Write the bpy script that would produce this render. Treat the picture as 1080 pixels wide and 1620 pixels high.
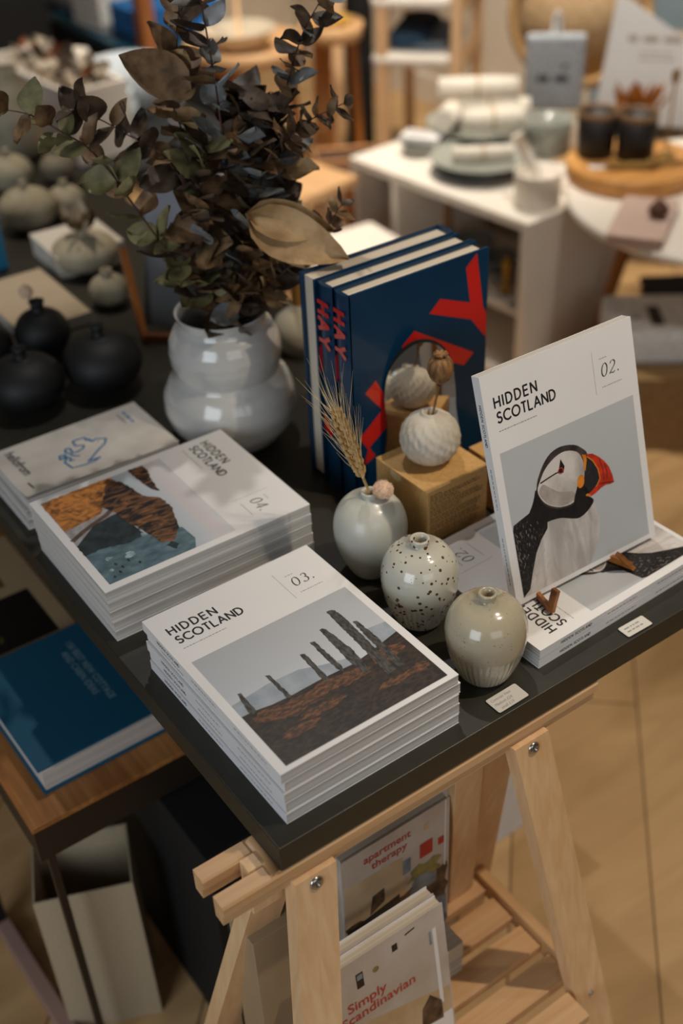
import bpy, bmesh, math, random
from mathutils import Vector, Matrix, noise

# ------------------------------------------------------------------ clear, camera, world, lights, exposure
for o in list(bpy.data.objects):
    bpy.data.objects.remove(o)
SC = bpy.context.scene
COL = SC.collection
R = math.radians
T = 0.74                                    # height of the display table top

cam = bpy.data.cameras.new('camera')
cam.sensor_fit = 'VERTICAL'
cam.sensor_height = 36.0
cam.lens = 41.69
cam.clip_start = 0.02
cam.dof.use_dof = True
cam.dof.focus_distance = 1.17
cam.dof.aperture_fstop = 2.6
camo = bpy.data.objects.new('camera', cam)
COL.objects.link(camo)
rx, up, fw = Vector((0.8132, -0.5806, -0.0403)), Vector((0.3700, 0.4631, 0.8054)), Vector((0.4490, 0.6699, -0.5913))
rx.normalize(); fw = (fw - rx * fw.dot(rx)).normalized(); up = rx.cross(fw)
camo.matrix_world = Matrix(((rx.x, up.x, -fw.x, -0.3113), (rx.y, up.y, -fw.y, -0.5889), (rx.z, up.z, -fw.z, 1.5878), (0, 0, 0, 1)))
SC.camera = camo

SC.view_settings.view_transform = 'Standard'
SC.view_settings.look = 'None'
SC.view_settings.exposure = -0.42
SC.view_settings.gamma = 1.0
SC.view_settings.use_curve_mapping = False

world = bpy.data.worlds.new('room_ambience')
SC.world = world
world.use_nodes = True
wn = world.node_tree
bg = wn.nodes['Background']
bg.inputs['Color'].default_value = (1.0, 0.93, 0.86, 1)
bg.inputs['Strength'].default_value = 0.065


def area(name, loc, target, sx, sy, power, color):
    l = bpy.data.lights.new(name, 'AREA')
    l.shape = 'RECTANGLE'; l.size = sx; l.size_y = sy; l.energy = power; l.color = color
    o = bpy.data.objects.new(name, l); COL.objects.link(o)
    o.location = loc
    o.rotation_euler = (Vector(target) - Vector(loc)).to_track_quat('-Z', 'Y').to_euler()
    return o


def spot(name, loc, target, power, color, size=R(70), blend=0.6, radius=0.022):
    l = bpy.data.lights.new(name, 'SPOT')
    l.energy = power; l.color = color; l.spot_size = size; l.spot_blend = blend; l.shadow_soft_size = radius
    o = bpy.data.objects.new(name, l); COL.objects.link(o)
    o.location = loc
    o.rotation_euler = (Vector(target) - Vector(loc)).to_track_quat('-Z', 'Y').to_euler()
    return o


# daylight from the shop windows to the left, warm ceiling spots above the displays
area('window_daylight', (-2.1, -0.7, 1.5), (0.3, 0.3, 0.6), 1.3, 1.3, 33, (0.80, 0.90, 1.0))
area('front_window_daylight', (-0.4, -3.2, 2.1), (0.6, 0.6, 0.6), 2.0, 1.3, 16, (0.97, 0.97, 1.0))
spot('ceiling_spot_display', (0.62, 0.98, 2.9), (0.31, 0.24, T), 58, (1.0, 0.955, 0.90), R(40), 0.5)
spot('ceiling_spot_vases', (0.92, -0.20, 2.9), (0.36, 0.16, T), 17, (1.0, 0.91, 0.80), R(36), 0.6)
spot('ceiling_spot_floor', (1.0, -0.6, 2.8), (0.9, 0.1, 0.0), 132, (1.0, 0.86, 0.68), R(56))
spot('ceiling_spot_far_vases', (0.55, 1.75, 2.9), (0.34, 1.42, T), 120, (1.0, 0.88, 0.72), R(26), 0.7)
spot('ceiling_spot_white_units', (1.5, 1.0, 2.9), (1.97, 1.75, 0.5), 170, (1.0, 0.91, 0.80), R(64))
spot('ceiling_spot_back', (2.0, 2.2, 2.9), (2.1, 2.7, 0.3), 290, (1.0, 0.90, 0.76), R(80))
spot('ceiling_spot_left_back', (0.9, 1.9, 2.9), (1.15, 2.6, 0.5), 105, (1.0, 0.90, 0.78), R(54))


# ------------------------------------------------------------------ materials
def lin(h):
    h = h.lstrip('#')
    v = [int(h[i:i + 2], 16) / 255 for i in (0, 2, 4)]
    return tuple((x / 12.92 if x <= .04045 else ((x + .055) / 1.055) ** 2.4) for x in v) + (1.0,)


def mat(name, col, rough=0.6, col2=None, scale=20, detail=4, stretch=(1, 1, 1), bump=0.0, metal=0.0, coat=0.0, contrast=(0.35, 0.65), spec=None, sheen=0.0, distort=0.0):
    m = bpy.data.materials.new(name); m.use_nodes = True
    nt = m.node_tree; b = nt.nodes['Principled BSDF']
    b.inputs['Roughness'].default_value = rough
    b.inputs['Metallic'].default_value = metal
    b.inputs['Coat Weight'].default_value = coat
    b.inputs['Coat Roughness'].default_value = 0.06
    if spec is not None: b.inputs['Specular IOR Level'].default_value = spec
    b.inputs['Sheen Weight'].default_value = sheen
    c1 = lin(col); c2 = lin(col2) if col2 else tuple(min(1, x * 0.93) for x in c1[:3]) + (1,)
    tc = nt.nodes.new('ShaderNodeTexCoord'); mp = nt.nodes.new('ShaderNodeMapping')
    mp.inputs['Scale'].default_value = stretch
    nz = nt.nodes.new('ShaderNodeTexNoise'); nz.inputs['Scale'].default_value = scale; nz.inputs['Detail'].default_value = detail; nz.inputs['Distortion'].default_value = distort
    rp = nt.nodes.new('ShaderNodeValToRGB')
    rp.color_ramp.elements[0].position = contrast[0]; rp.color_ramp.elements[1].position = contrast[1]
    rp.color_ramp.elements[0].color = c2; rp.color_ramp.elements[1].color = c1
    nt.links.new(tc.outputs['Object'], mp.inputs['Vector']); nt.links.new(mp.outputs['Vector'], nz.inputs['Vector'])
    nt.links.new(nz.outputs['Fac'], rp.inputs['Fac']); nt.links.new(rp.outputs['Color'], b.inputs['Base Color'])
    if bump:
        bp = nt.nodes.new('ShaderNodeBump'); bp.inputs['Strength'].default_value = bump; bp.inputs['Distance'].default_value = 0.002
        nt.links.new(nz.outputs['Fac'], bp.inputs['Height']); nt.links.new(bp.outputs['Normal'], b.inputs['Normal'])
    return m


def wood(name, c1, c2, axis, rough=0.45, scale=18.0, coat=0.0):
    """long grain along one axis"""
    m = bpy.data.materials.new(name); m.use_nodes = True
    nt = m.node_tree; b = nt.nodes['Principled BSDF']
    b.inputs['Roughness'].default_value = rough
    b.inputs['Coat Weight'].default_value = coat
    tc = nt.nodes.new('ShaderNodeTexCoord'); mp = nt.nodes.new('ShaderNodeMapping')
    s = [1, 1, 1]; s['xyz'.index(axis)] = 0.06
    mp.inputs['Scale'].default_value = s
    nz = nt.nodes.new('ShaderNodeTexNoise'); nz.inputs['Scale'].default_value = scale * 6; nz.inputs['Detail'].default_value = 6
    nz.inputs['Distortion'].default_value = 0.4
    n2 = nt.nodes.new('ShaderNodeTexNoise'); n2.inputs['Scale'].default_value = scale * 0.8; n2.inputs['Detail'].default_value = 3
    ad = nt.nodes.new('ShaderNodeMath'); ad.operation = 'ADD'
    ml = nt.nodes.new('ShaderNodeMath'); ml.operation = 'MULTIPLY'; ml.inputs[1].default_value = 0.5
    rp = nt.nodes.new('ShaderNodeValToRGB')
    rp.color_ramp.elements[0].position = 0.38; rp.color_ramp.elements[1].position = 0.62
    rp.color_ramp.elements[0].color = lin(c2); rp.color_ramp.elements[1].color = lin(c1)
    L = nt.links.new
    L(tc.outputs['Object'], mp.inputs['Vector']); L(mp.outputs['Vector'], nz.inputs['Vector']); L(mp.outputs['Vector'], n2.inputs['Vector'])
    L(nz.outputs['Fac'], ad.inputs[0]); L(n2.outputs['Fac'], ad.inputs[1]); L(ad.outputs[0], ml.inputs[0]); L(ml.outputs[0], rp.inputs['Fac'])
    L(rp.outputs['Color'], b.inputs['Base Color'])
    return m


def grad_print(name, stops, axis, lo, hi, rough=0.42, noise_amt=0.0, nscale=120):
    """printed picture tone running along one axis of the page, with a little printed texture"""
    m = bpy.data.materials.new(name); m.use_nodes = True
    nt = m.node_tree; b = nt.nodes['Principled BSDF']; b.inputs['Roughness'].default_value = rough
    tc = nt.nodes.new('ShaderNodeTexCoord'); sp = nt.nodes.new('ShaderNodeSeparateXYZ')
    mr = nt.nodes.new('ShaderNodeMapRange'); mr.inputs['From Min'].default_value = lo; mr.inputs['From Max'].default_value = hi
    rp = nt.nodes.new('ShaderNodeValToRGB')
    while len(rp.color_ramp.elements) < len(stops): rp.color_ramp.elements.new(0.5)
    for e, (p, c) in zip(rp.color_ramp.elements, stops): e.position = p; e.color = lin(c)
    L = nt.links.new
    L(tc.outputs['Object'], sp.inputs[0]); L(sp.outputs['XYZ'.index(axis.upper())], mr.inputs['Value'])
    if noise_amt:
        nz = nt.nodes.new('ShaderNodeTexNoise'); nz.inputs['Scale'].default_value = nscale; nz.inputs['Detail'].default_value = 5
        ma = nt.nodes.new('ShaderNodeMath'); ma.operation = 'MULTIPLY_ADD'; ma.inputs[1].default_value = noise_amt
        sb = nt.nodes.new('ShaderNodeMath'); sb.operation = 'SUBTRACT'; sb.inputs[1].default_value = noise_amt * 0.5
        L(tc.outputs['Object'], nz.inputs['Vector']); L(nz.outputs['Fac'], ma.inputs[0]); L(mr.outputs['Result'], ma.inputs[2])
        L(ma.outputs[0], sb.inputs[0]); L(sb.outputs[0], rp.inputs['Fac'])
    else:
        L(mr.outputs['Result'], rp.inputs['Fac'])
    L(rp.outputs['Color'], b.inputs['Base Color'])
    return m


def pages_mat(name, c1, c2, n=700):
    """page edges: fine lines running round the block"""
    m = bpy.data.materials.new(name); m.use_nodes = True
    nt = m.node_tree; b = nt.nodes['Principled BSDF']; b.inputs['Roughness'].default_value = 0.7
    tc = nt.nodes.new('ShaderNodeTexCoord'); mp = nt.nodes.new('ShaderNodeMapping'); mp.inputs['Scale'].default_value = (2, 2, n)
    nz = nt.nodes.new('ShaderNodeTexNoise'); nz.inputs['Scale'].default_value = 1.0; nz.inputs['Detail'].default_value = 3
    rp = nt.nodes.new('ShaderNodeValToRGB'); rp.color_ramp.elements[0].position = 0.35; rp.color_ramp.elements[1].position = 0.6
    rp.color_ramp.elements[0].color = lin(c2); rp.color_ramp.elements[1].color = lin(c1)
    L = nt.links.new
    L(tc.outputs['Object'], mp.inputs[0]); L(mp.outputs[0], nz.inputs['Vector']); L(nz.outputs['Fac'], rp.inputs[0]); L(rp.outputs[0], b.inputs['Base Color'])
    return m


def speckle_mat(name, base, col2, dot, scale=95, thr=0.2, rough=0.18):
    m = mat(name, base, rough, col2, 14, 4, coat=0.5)
    nt = m.node_tree; b = nt.nodes['Principled BSDF']
    src = b.inputs['Base Color'].links[0].from_socket
    tc = [n for n in nt.nodes if n.type == 'TEX_COORD'][0]
    vo = nt.nodes.new('ShaderNodeTexVoronoi'); vo.inputs['Scale'].default_value = scale
    nz = nt.nodes.new('ShaderNodeTexNoise'); nz.inputs['Scale'].default_value = 55
    ma = nt.nodes.new('ShaderNodeMath'); ma.operation = 'MULTIPLY_ADD'; ma.inputs[1].default_value = 0.55; ma.inputs[2].default_value = thr - 0.33
    lt = nt.nodes.new('ShaderNodeMath'); lt.operation = 'LESS_THAN'
    mx = nt.nodes.new('ShaderNodeMix'); mx.data_type = 'RGBA'
    L = nt.links.new
    L(tc.outputs['Object'], vo.inputs['Vector']); L(tc.outputs['Object'], nz.inputs['Vector'])
    L(nz.outputs['Fac'], ma.inputs[0]); L(vo.outputs['Distance'], lt.inputs[0]); L(ma.outputs[0], lt.inputs[1])
    L(lt.outputs[0], mx.inputs[0]); L(src, mx.inputs[6]); mx.inputs[7].default_value = lin(dot); L(mx.outputs[2], b.inputs['Base Color'])
    return m


# ------------------------------------------------------------------ mesh builder
class MB:
    def __init__(self):
        self.bm = bmesh.new(); self.mi = 0; self.M = Matrix.Identity(4)

    def _v(self, p):
        return self.bm.verts.new(self.M @ Vector(p))

    def face(self, pts, mi=None):
        f = self.bm.faces.new([self._v(p) for p in pts]); f.material_index = self.mi if mi is None else mi
        return f

    def box(self, a, b, mi=None, bevel=0.0):
        x0, y0, z0 = a; x1, y1, z1 = b
        v = [self._v(p) for p in ((x0, y0, z0), (x1, y0, z0), (x1, y1, z0), (x0, y1, z0), (x0, y0, z1), (x1, y0, z1), (x1, y1, z1), (x0, y1, z1))]
        fs = []
        for q in ((3, 2, 1, 0), (4, 5, 6, 7), (0, 1, 5, 4), (1, 2, 6, 5), (2, 3, 7, 6), (3, 0, 4, 7)):
            f = self.bm.faces.new([v[i] for i in q]); f.material_index = self.mi if mi is None else mi; fs.append(f)
        if bevel:
            es = {e for f in fs for e in f.edges}
            r = bmesh.ops.bevel(self.bm, geom=list(es), offset=bevel, segments=2, profile=0.5, affect='EDGES')
            for f in r['faces']: f.material_index = self.mi if mi is None else mi
        return self

    def bar(self, p, q, w, h, upv=(0, 0, 1), mi=None, bevel=0.0):
        """box from p to q, w wide and h thick (h measured along upv)"""
        p, q = Vector(p), Vector(q); d = (q - p); L = d.length; d.normalize()
        u = Vector(upv); s = d.cross(u).normalized(); u = s.cross(d)
        old = self.M
        self.M = old @ Matrix(((d.x, s.x, u.x, p.x), (d.y, s.y, u.y, p.y), (d.z, s.z, u.z, p.z), (0, 0, 0, 1)))
        self.box((0, -w / 2, -h / 2), (L, w / 2, h / 2), mi, bevel)
        self.M = old
        return self

    def prism(self, pts, z0, z1, mi=None):
        n = len(pts)
        lo = [self._v((x, y, z0)) for x, y in pts]; hi = [self._v((x, y, z1)) for x, y in pts]
        m = self.mi if mi is None else mi
        fs = [self.bm.faces.new(hi), self.bm.faces.new(lo[::-1])]
        for i in range(n):
            j = (i + 1) % n; fs.append(self.bm.faces.new((lo[i], lo[j], hi[j], hi[i])))
        for f in fs: f.material_index = m
        return self

    def flat(self, pts, z, mi):
        vs = [self._v((x, y, z)) for x, y in pts]
        f = self.bm.faces.new(vs); f.material_index = mi
        f.normal_update()
        if f.normal.dot((self.M.to_3x3() @ Vector((0, 0, 1)))) < 0: f.normal_flip()
        return self

    def ribbon(self, pts, w, z, mi, closed=False, vary=None):
        """flat pen stroke; vary=(thin,thick,angle) makes it a broad-nib stroke"""
        P = [Vector((x, y)) for x, y in pts]
        for i in range(len(P) - (0 if closed else 1)):
            a, b = P[i], P[(i + 1) % len(P)]
            d = b - a
            if d.length < 1e-7: continue
            dn = d.normalized()
            ww = w
            if vary:
                ww = vary[0] + (vary[1] - vary[0]) * abs(math.sin(math.atan2(dn.y, dn.x) - vary[2]))
            n = Vector((-dn.y, dn.x)) * ww / 2; e = dn * ww * 0.22
            self.flat([a + n - e, a - n - e, b - n + e, b + n + e], z + (i % 7) * 3e-6, mi)
        return self

    def tube(self, pts, rad, n=8, mi=None, caps=True):
        pts = [Vector(p) for p in pts]
        if not isinstance(rad, (list, tuple)): rad = [rad] * len(pts)
        rings = []; ref = Vector((0, 0, 1))
        d0 = (pts[1] - pts[0]).normalized()
        if abs(d0.dot(ref)) > .95: ref = Vector((1, 0, 0))
        for i, p in enumerate(pts):
            d = (pts[min(i + 1, len(pts) - 1)] - pts[max(i - 1, 0)]).normalized()
            s = d.cross(ref).normalized(); u = s.cross(d)
            ref = u
            rings.append([self._v(p + (s * math.cos(2 * math.pi * k / n) + u * math.sin(2 * math.pi * k / n)) * rad[i]) for k in range(n)])
        m = self.mi if mi is None else mi
        for a, b in zip(rings, rings[1:]):
            for k in range(n):
                f = self.bm.faces.new((a[k], a[(k + 1) % n], b[(k + 1) % n], b[k])); f.material_index = m; f.smooth = True
        if caps:
            for rg, fl in ((rings[0], True), (rings[-1], False)):
                f = self.bm.faces.new(rg[::-1] if not fl else rg); f.material_index = m
        return self

    def lathe(self, prof, n=48, mi=None, c=(0, 0, 0), mod=None, cap0=True, cap1=False, sx=1, sy=1):
        """prof: (radius, z) going up; mod(r, angle, z) -> r"""
        m = self.mi if mi is None else mi
        rings = []
        for r, z in prof:
            ring = []
            for k in range(n):
                a = 2 * math.pi * k / n
                rr = mod(r, a, z) if mod else r
                ring.append(self._v((c[0] + rr * math.cos(a) * sx, c[1] + rr * math.sin(a) * sy, c[2] + z)))
            rings.append(ring)
        for a, b in zip(rings, rings[1:]):
            for k in range(n):
                f = self.bm.faces.new((a[k], a[(k + 1) % n], b[(k + 1) % n], b[k])); f.material_index = m; f.smooth = True
        if cap0: self.bm.faces.new(rings[0][::-1]).material_index = m
        if cap1: self.bm.faces.new(rings[-1]).material_index = m
        return self

    def ball(self, c, r, mi=None, sx=1, sy=1, sz=1, n=16):
        prof = [(max(1e-4, r * math.sin(math.pi * i / n)), -r * math.cos(math.pi * i / n) * sz) for i in range(n + 1)]
        return self.lathe(prof, n * 2, mi, c, None, True, True, sx, sy)

    def text(self, s, size, x, y, z, mi, rot=0.0, sx=1.0, bold=0.0, shear=0.0, align='LEFT', space=1.0):
        cu = bpy.data.curves.new('lettering', 'FONT'); cu.body = s; cu.size = size; cu.offset = bold; cu.shear = shear
        cu.align_x = align; cu.resolution_u = 3; cu.space_line = 1.0; cu.space_character = space
        ob = bpy.data.objects.new('lettering', cu); COL.objects.link(ob)
        dg = bpy.context.evaluated_depsgraph_get(); dg.update()
        me = bpy.data.meshes.new_from_object(ob.evaluated_get(dg))
        A = self.M @ Matrix.Translation((x, y, z)) @ Matrix.Rotation(rot, 4, 'Z') @ Matrix.Diagonal((sx, 1, 1, 1))
        vs = [self.bm.verts.new(A @ v.co) for v in me.vertices]
        for p in me.polygons:
            try:
                f = self.bm.faces.new([vs[i] for i in p.vertices]); f.material_index = mi
            except ValueError:
                pass
        bpy.data.objects.remove(ob); bpy.data.meshes.remove(me); bpy.data.curves.remove(cu)
        return self

    def build(self, name, mats, parent=None, smooth=None, loc=None):
        me = bpy.data.meshes.new(name)
        self.bm.to_mesh(me); self.bm.free()
        for m in (mats if isinstance(mats, (list, tuple)) else [mats]): me.materials.append(m)
        if smooth is not None:
            for p in me.polygons: p.use_smooth = smooth
        o = bpy.data.objects.new(name, me); COL.objects.link(o)
        if parent: o.parent = parent
        if loc: o.location = loc
        return o


def tag(o, label=None, cat=None, group=None, kind=None):
    if label: o['label'] = label
    if cat: o['category'] = cat
    if group: o['group'] = group
    if kind: o['kind'] = kind
    return o


def thing(name, label, cat, loc=(0, 0, 0), rz=0.0, group=None):
    o = bpy.data.objects.new(name, None); COL.objects.link(o)
    o.empty_display_size = 0.05
    o.location = loc; o.rotation_euler = (0, 0, rz)
    return tag(o, label, cat, group)


def kids(o):
    return [c for c in bpy.data.objects if c.parent == o]


def dup(src, label, loc=None, rz=None, group=None, keep=None):
    c = src.copy(); COL.objects.link(c); c['label'] = label
    if group: c['group'] = group
    if loc is not None: c.location = loc
    if rz is not None: c.rotation_euler = (0, 0, rz)
    for ch in kids(src):
        d = ch.copy(); COL.objects.link(d); d.parent = c
        for g in kids(ch):
            e = g.copy(); COL.objects.link(e); e.parent = d
    return c


def struct(mb, name, m, smooth=None):
    o = mb.build(name, m, None, smooth); o['kind'] = 'structure'
    return o


def arc(cx, cy, r, a0, a1, n=14, ry=None):
    ry = r if ry is None else ry
    return [(cx + r * math.cos(R(a0 + (a1 - a0) * i / n)), cy + ry * math.sin(R(a0 + (a1 - a0) * i / n))) for i in range(n + 1)]


def smooth_poly(pts, n=4):
    """closed Catmull-Rom outline through the points"""
    out = []; N = len(pts)
    for i in range(N):
        p0, p1, p2, p3 = [Vector(pts[(i + k) % N]) for k in (-1, 0, 1, 2)]
        for k in range(n):
            t = k / n
            out.append(tuple(0.5 * ((2 * p1) + (p2 - p0) * t + (2 * p0 - 5 * p1 + 4 * p2 - p3) * t * t + (3 * p1 - p0 - 3 * p2 + p3) * t ** 3)))
    return out


def rough_poly(pts, amp, step=0.003, seed=0):
    rnd = random.Random(seed); out = []
    for i in range(len(pts)):
        a, b = Vector(pts[i]), Vector(pts[(i + 1) % len(pts)]); L = (b - a).length; n = max(1, int(L / step))
        nn = Vector((-(b - a).y, (b - a).x)).normalized()
        for k in range(n):
            out.append(tuple(a + (b - a) * k / n + nn * rnd.uniform(-amp, amp) * (0 if k == 0 else 1)))
    return out


# sans capitals drawn as pen strokes, cap height 1
GL = {
    'H': (.64, [[(0, 0), (0, 1)], [(.64, 0), (.64, 1)], [(0, .52), (.64, .52)]]),
    'I': (.0, [[(0, 0), (0, 1)]]),
    'D': (.66, [[(0, 0), (0, 1), (.22, 1)] + arc(.22, .5, .44, 90, -90, 12, .5) + [(.22, 0), (0, 0)]]),
    'E': (.50, [[(.50, 1), (0, 1), (0, 0), (.50, 0)], [(0, .53), (.46, .53)]]),
    'N': (.66, [[(0, 0), (0, 1), (.66, 0), (.66, 1)]]),
    'S': (.52, [arc(.27, .75, .22, 35, 270, 10, .25)[:-1] + arc(.26, .26, .25, 90, -150, 10, .26)]),
    'C': (.74, [arc(.46, .5, .46, 46, 314, 20, .5)]),
    'O': (.90, [arc(.45, .5, .45, 0, 360, 24, .5)]),
    'T': (.52, [[(.26, 0), (.26, 1)], [(0, 1), (.52, 1)]]),
    'L': (.46, [[(0, 1), (0, 0), (.46, 0)]]),
    'A': (.72, [[(0, 0), (.36, 1), (.72, 0)], [(.12, .33), (.60, .33)]]),
    'Y': (.70, [[(0, 1), (.35, .46), (.70, 1)], [(.35, .46), (.35, 0)]]),
}


def caps(mb, s, x, y, h, width, z, mi, w, rot=0.0):
    ws = [GL[c][0] for c in s]; gap = (width / h - sum(ws)) / max(1, len(s) - 1)
    cx = 0; c, si = math.cos(rot), math.sin(rot)
    for ch, wd in zip(s, ws):
        for st in GL[ch][1]:
            mb.ribbon([(x + ((cx + px) * c - py * si) * h, y + ((cx + px) * si + py * c) * h) for px, py in st], w, z + 2.2e-5 * GL[ch][1].index(st), mi)
        cx += wd + gap


def numeral(mb, ch, x, y, h, z, mi, sl=0.16):
    S = {'0': [arc(.30, .5, .27, 0, 360, 22, .5)],
         '2': [arc(.29, .74, .24, 165, -35, 12, .26) + [(.30, .36), (.02, .02)], [(.02, .02), (.20, .07), (.42, .0), (.56, .12)]],
         '3': [arc(.28, .76, .20, 150, -80, 10, .24), arc(.27, .28, .25, 85, -150, 12, .28)],
         '4': [[(.44, 0), (.44, 1), (.02, .30), (.62, .30)]]}
    if ch == '.':
        mb.flat([(x + .07 * h * math.cos(R(a)) + .08 * h, y + .07 * h * math.sin(R(a)) + .06 * h) for a in range(0, 360, 30)], z, mi); return
    for st in S[ch]:
        mb.ribbon([(x + (px + py * sl) * h, y + py * h) for px, py in st], 0, z, mi, vary=(.035 * h, .11 * h, 0.2))


def tiny_lines(mb, x, y, w, n, dy, h, z, mi, seed=0, ragged=0.25):
    """rows of print too small to read: short word dashes"""
    rnd = random.Random(seed)
    for i in range(n):
        cx = x; end = x + w * (1 - rnd.random() * ragged)
        while cx < end:
            L = rnd.uniform(1.2, 4.5) * h
            L = min(L, end - cx)
            mb.flat([(cx, y - i * dy), (cx + L, y - i * dy), (cx + L, y - i * dy + h), (cx, y - i * dy + h)], z, mi)
            cx += L + h * 0.9
# ------------------------------------------------------------------ shared materials
M = {}
M['laminate'] = mat('dark_green_grey_laminate', '#2d2a20', 0.45, '#29261d', 60)
M['beech'] = wood('beech_along_x', '#d9b083', '#c99a68', 'x', 0.45)
M['beech_z'] = wood('beech_along_z', '#ebc598', '#d9ac7b', 'z', 0.45)
M['beech_y'] = wood('beech_along_y', '#d9ae7e', '#c69764', 'y', 0.45)
M['steel'] = mat('bolt_steel', '#b9b6ae', 0.28, metal=1.0)
M['white_card'] = mat('white_cover_card', '#e9e6e4', 0.42, '#e3e0de', 8)
M['pages'] = pages_mat('magazine_page_edges', '#d6d2cc', '#b0aba4')
M['ink'] = mat('black_ink', '#1b1a1c', 0.5)
M['grey_ink'] = mat('grey_ink', '#8f8c8c', 0.5)
M['walnut'] = wood('oiled_walnut', '#b67d45', '#8d5829', 'y', 0.42)
M['brown_metal'] = mat('dark_brown_lacquered_metal', '#2b2118', 0.45)
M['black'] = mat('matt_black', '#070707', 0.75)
M['white_paint'] = mat('white_painted_board', '#efe6da', 0.5, '#eae1d4', 6)
M['kraft'] = mat('kraft_card', '#c49a5e', 0.7, '#b88d52', 220, 5)
M['kraft_ink'] = mat('brown_print', '#5c4322', 0.7)

# ------------------------------------------------------------------ setting: floor and walls
fl = bpy.data.materials.new('oak_herringbone_floor'); fl.use_nodes = True
nt = fl.node_tree; b = nt.nodes['Principled BSDF']; b.inputs['Roughness'].default_value = 0.45
tc = nt.nodes.new('ShaderNodeTexCoord'); mp = nt.nodes.new('ShaderNodeMapping'); mp.inputs['Rotation'].default_value = (0, 0, R(-46.4))
br = nt.nodes.new('ShaderNodeTexBrick'); br.inputs['Scale'].default_value = 1.0
br.inputs['Brick Width'].default_value = 1.9; br.inputs['Row Height'].default_value = 0.218; br.inputs['Mortar Size'].default_value = 0.0018
br.inputs['Color1'].default_value = lin('#d4ae7c'); br.inputs['Color2'].default_value = lin('#c8a170'); br.inputs['Mortar'].default_value = lin('#7a5c3a')
nz = nt.nodes.new('ShaderNodeTexNoise'); nz.inputs['Scale'].default_value = 9; nz.inputs['Detail'].default_value = 6; nz.inputs['Distortion'].default_value = 0.8
mp2 = nt.nodes.new('ShaderNodeMapping'); mp2.inputs['Rotation'].default_value = (0, 0, R(-46.4)); mp2.inputs['Scale'].default_value = (0.35, 1.6, 1)
rp = nt.nodes.new('ShaderNodeValToRGB'); rp.color_ramp.elements[0].position = 0.3; rp.color_ramp.elements[1].position = 0.7
rp.color_ramp.elements[0].color = (0.72, 0.68, 0.62, 1); rp.color_ramp.elements[1].color = (1, 1, 1, 1)
mx = nt.nodes.new('ShaderNodeMix'); mx.data_type = 'RGBA'; mx.blend_type = 'MULTIPLY'; mx.inputs[0].default_value = 1
L = nt.links.new
L(tc.outputs['Object'], mp.inputs[0]); L(mp.outputs[0], br.inputs[0]); L(tc.outputs['Object'], mp2.inputs[0]); L(mp2.outputs[0], nz.inputs['Vector'])
L(nz.outputs['Fac'], rp.inputs[0]); L(br.outputs['Color'], mx.inputs[6]); L(rp.outputs[0], mx.inputs[7]); L(mx.outputs[2], b.inputs['Base Color'])
m = MB(); m.box((-2.2, -1.6, -0.04), (2.9, 4.4, 0.0)); struct(m, 'floor', fl)
wall_m = mat('warm_plaster_wall', '#e8decd', 0.85, '#e0d4c1', 5)
m = MB(); m.box((2.9, -1.6, -0.04), (3.0, 4.5, 2.9)); struct(m, 'wall_right', wall_m)
m = MB(); m.box((-2.2, 4.4, -0.04), (2.9, 4.5, 2.9)); struct(m, 'wall_back', wall_m)
m = MB(); m.box((2.885, -1.6, 0), (2.9, 4.4, 0.11)); struct(m, 'baseboard_right', M['white_paint'])

# ------------------------------------------------------------------ display table and its trestle
tbl = thing('display_table', 'dark green-grey laminate display table top lying on a beech trestle', 'table', (0, 0, T - 0.031))
m = MB(); m.box((0, 0, 0), (0.6, 2.0, 0.031), 0, 0.0009); m.build('tabletop', M['laminate'], tbl)

trs = thing('trestle', 'beech trestle with a slatted shelf under the near end of the dark table', 'trestle', (0, 0, 0))
RT = T - 0.031 - 0.0035
for nm, y0, y1 in (('front', 0.0, 0.0175), ('rear', 0.0355, 0.053)):
    m = MB()
    m.prism([(y0, RT - 0.012), (y0 + 0.0, RT - 0.002), (y0 + 0.002, RT), (y1, RT), (y1, RT - 0.027), (y0 + 0.004, RT - 0.027), (y0 + 0.0035, RT - 0.013)], 0, 0.455)
    # profile drawn in (y, z), swept along x
    for v in m.bm.verts:
        y, z, x = v.co; v.co = Vector((-0.061 + x, y, z))
    m.build('top_rail', M['beech'], trs)
m = MB()
for yy, h in ((0.004, 1), (0.049, 1)):
    pass
m.tube([(-0.001, 0.0025, RT + 0.0005 - 0.004), (-0.001, 0.050, RT + 0.0005 - 0.004)], 0.0075, 16, 0)
m.build('dowel', M['beech_y'], trs)
m = MB(); m.box((-0.0235, 0.0185, 0.645), (0.010, 0.0345, RT + 0.0025), 0, 0.001); m.build('centre_post', M['beech_z'], trs)
m = MB(); m.bar((0.312, 0.1170, 0.2925), (0.262, 0.0520, 0.640), 0.040, 0.012, (0, -1, 0), 0, 0.001); m.build('centre_post', M['beech_z'], trs)
ta = math.tan(R(10)); sx = 0.14
ZL = 0.684
SP = {(1, -1): (0.0335, 0.14), (1, 1): (0.2985, 0.14), (-1, -1): (0.0285, 0.142), (-1, 1): (0.3020, 0.142)}
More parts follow.
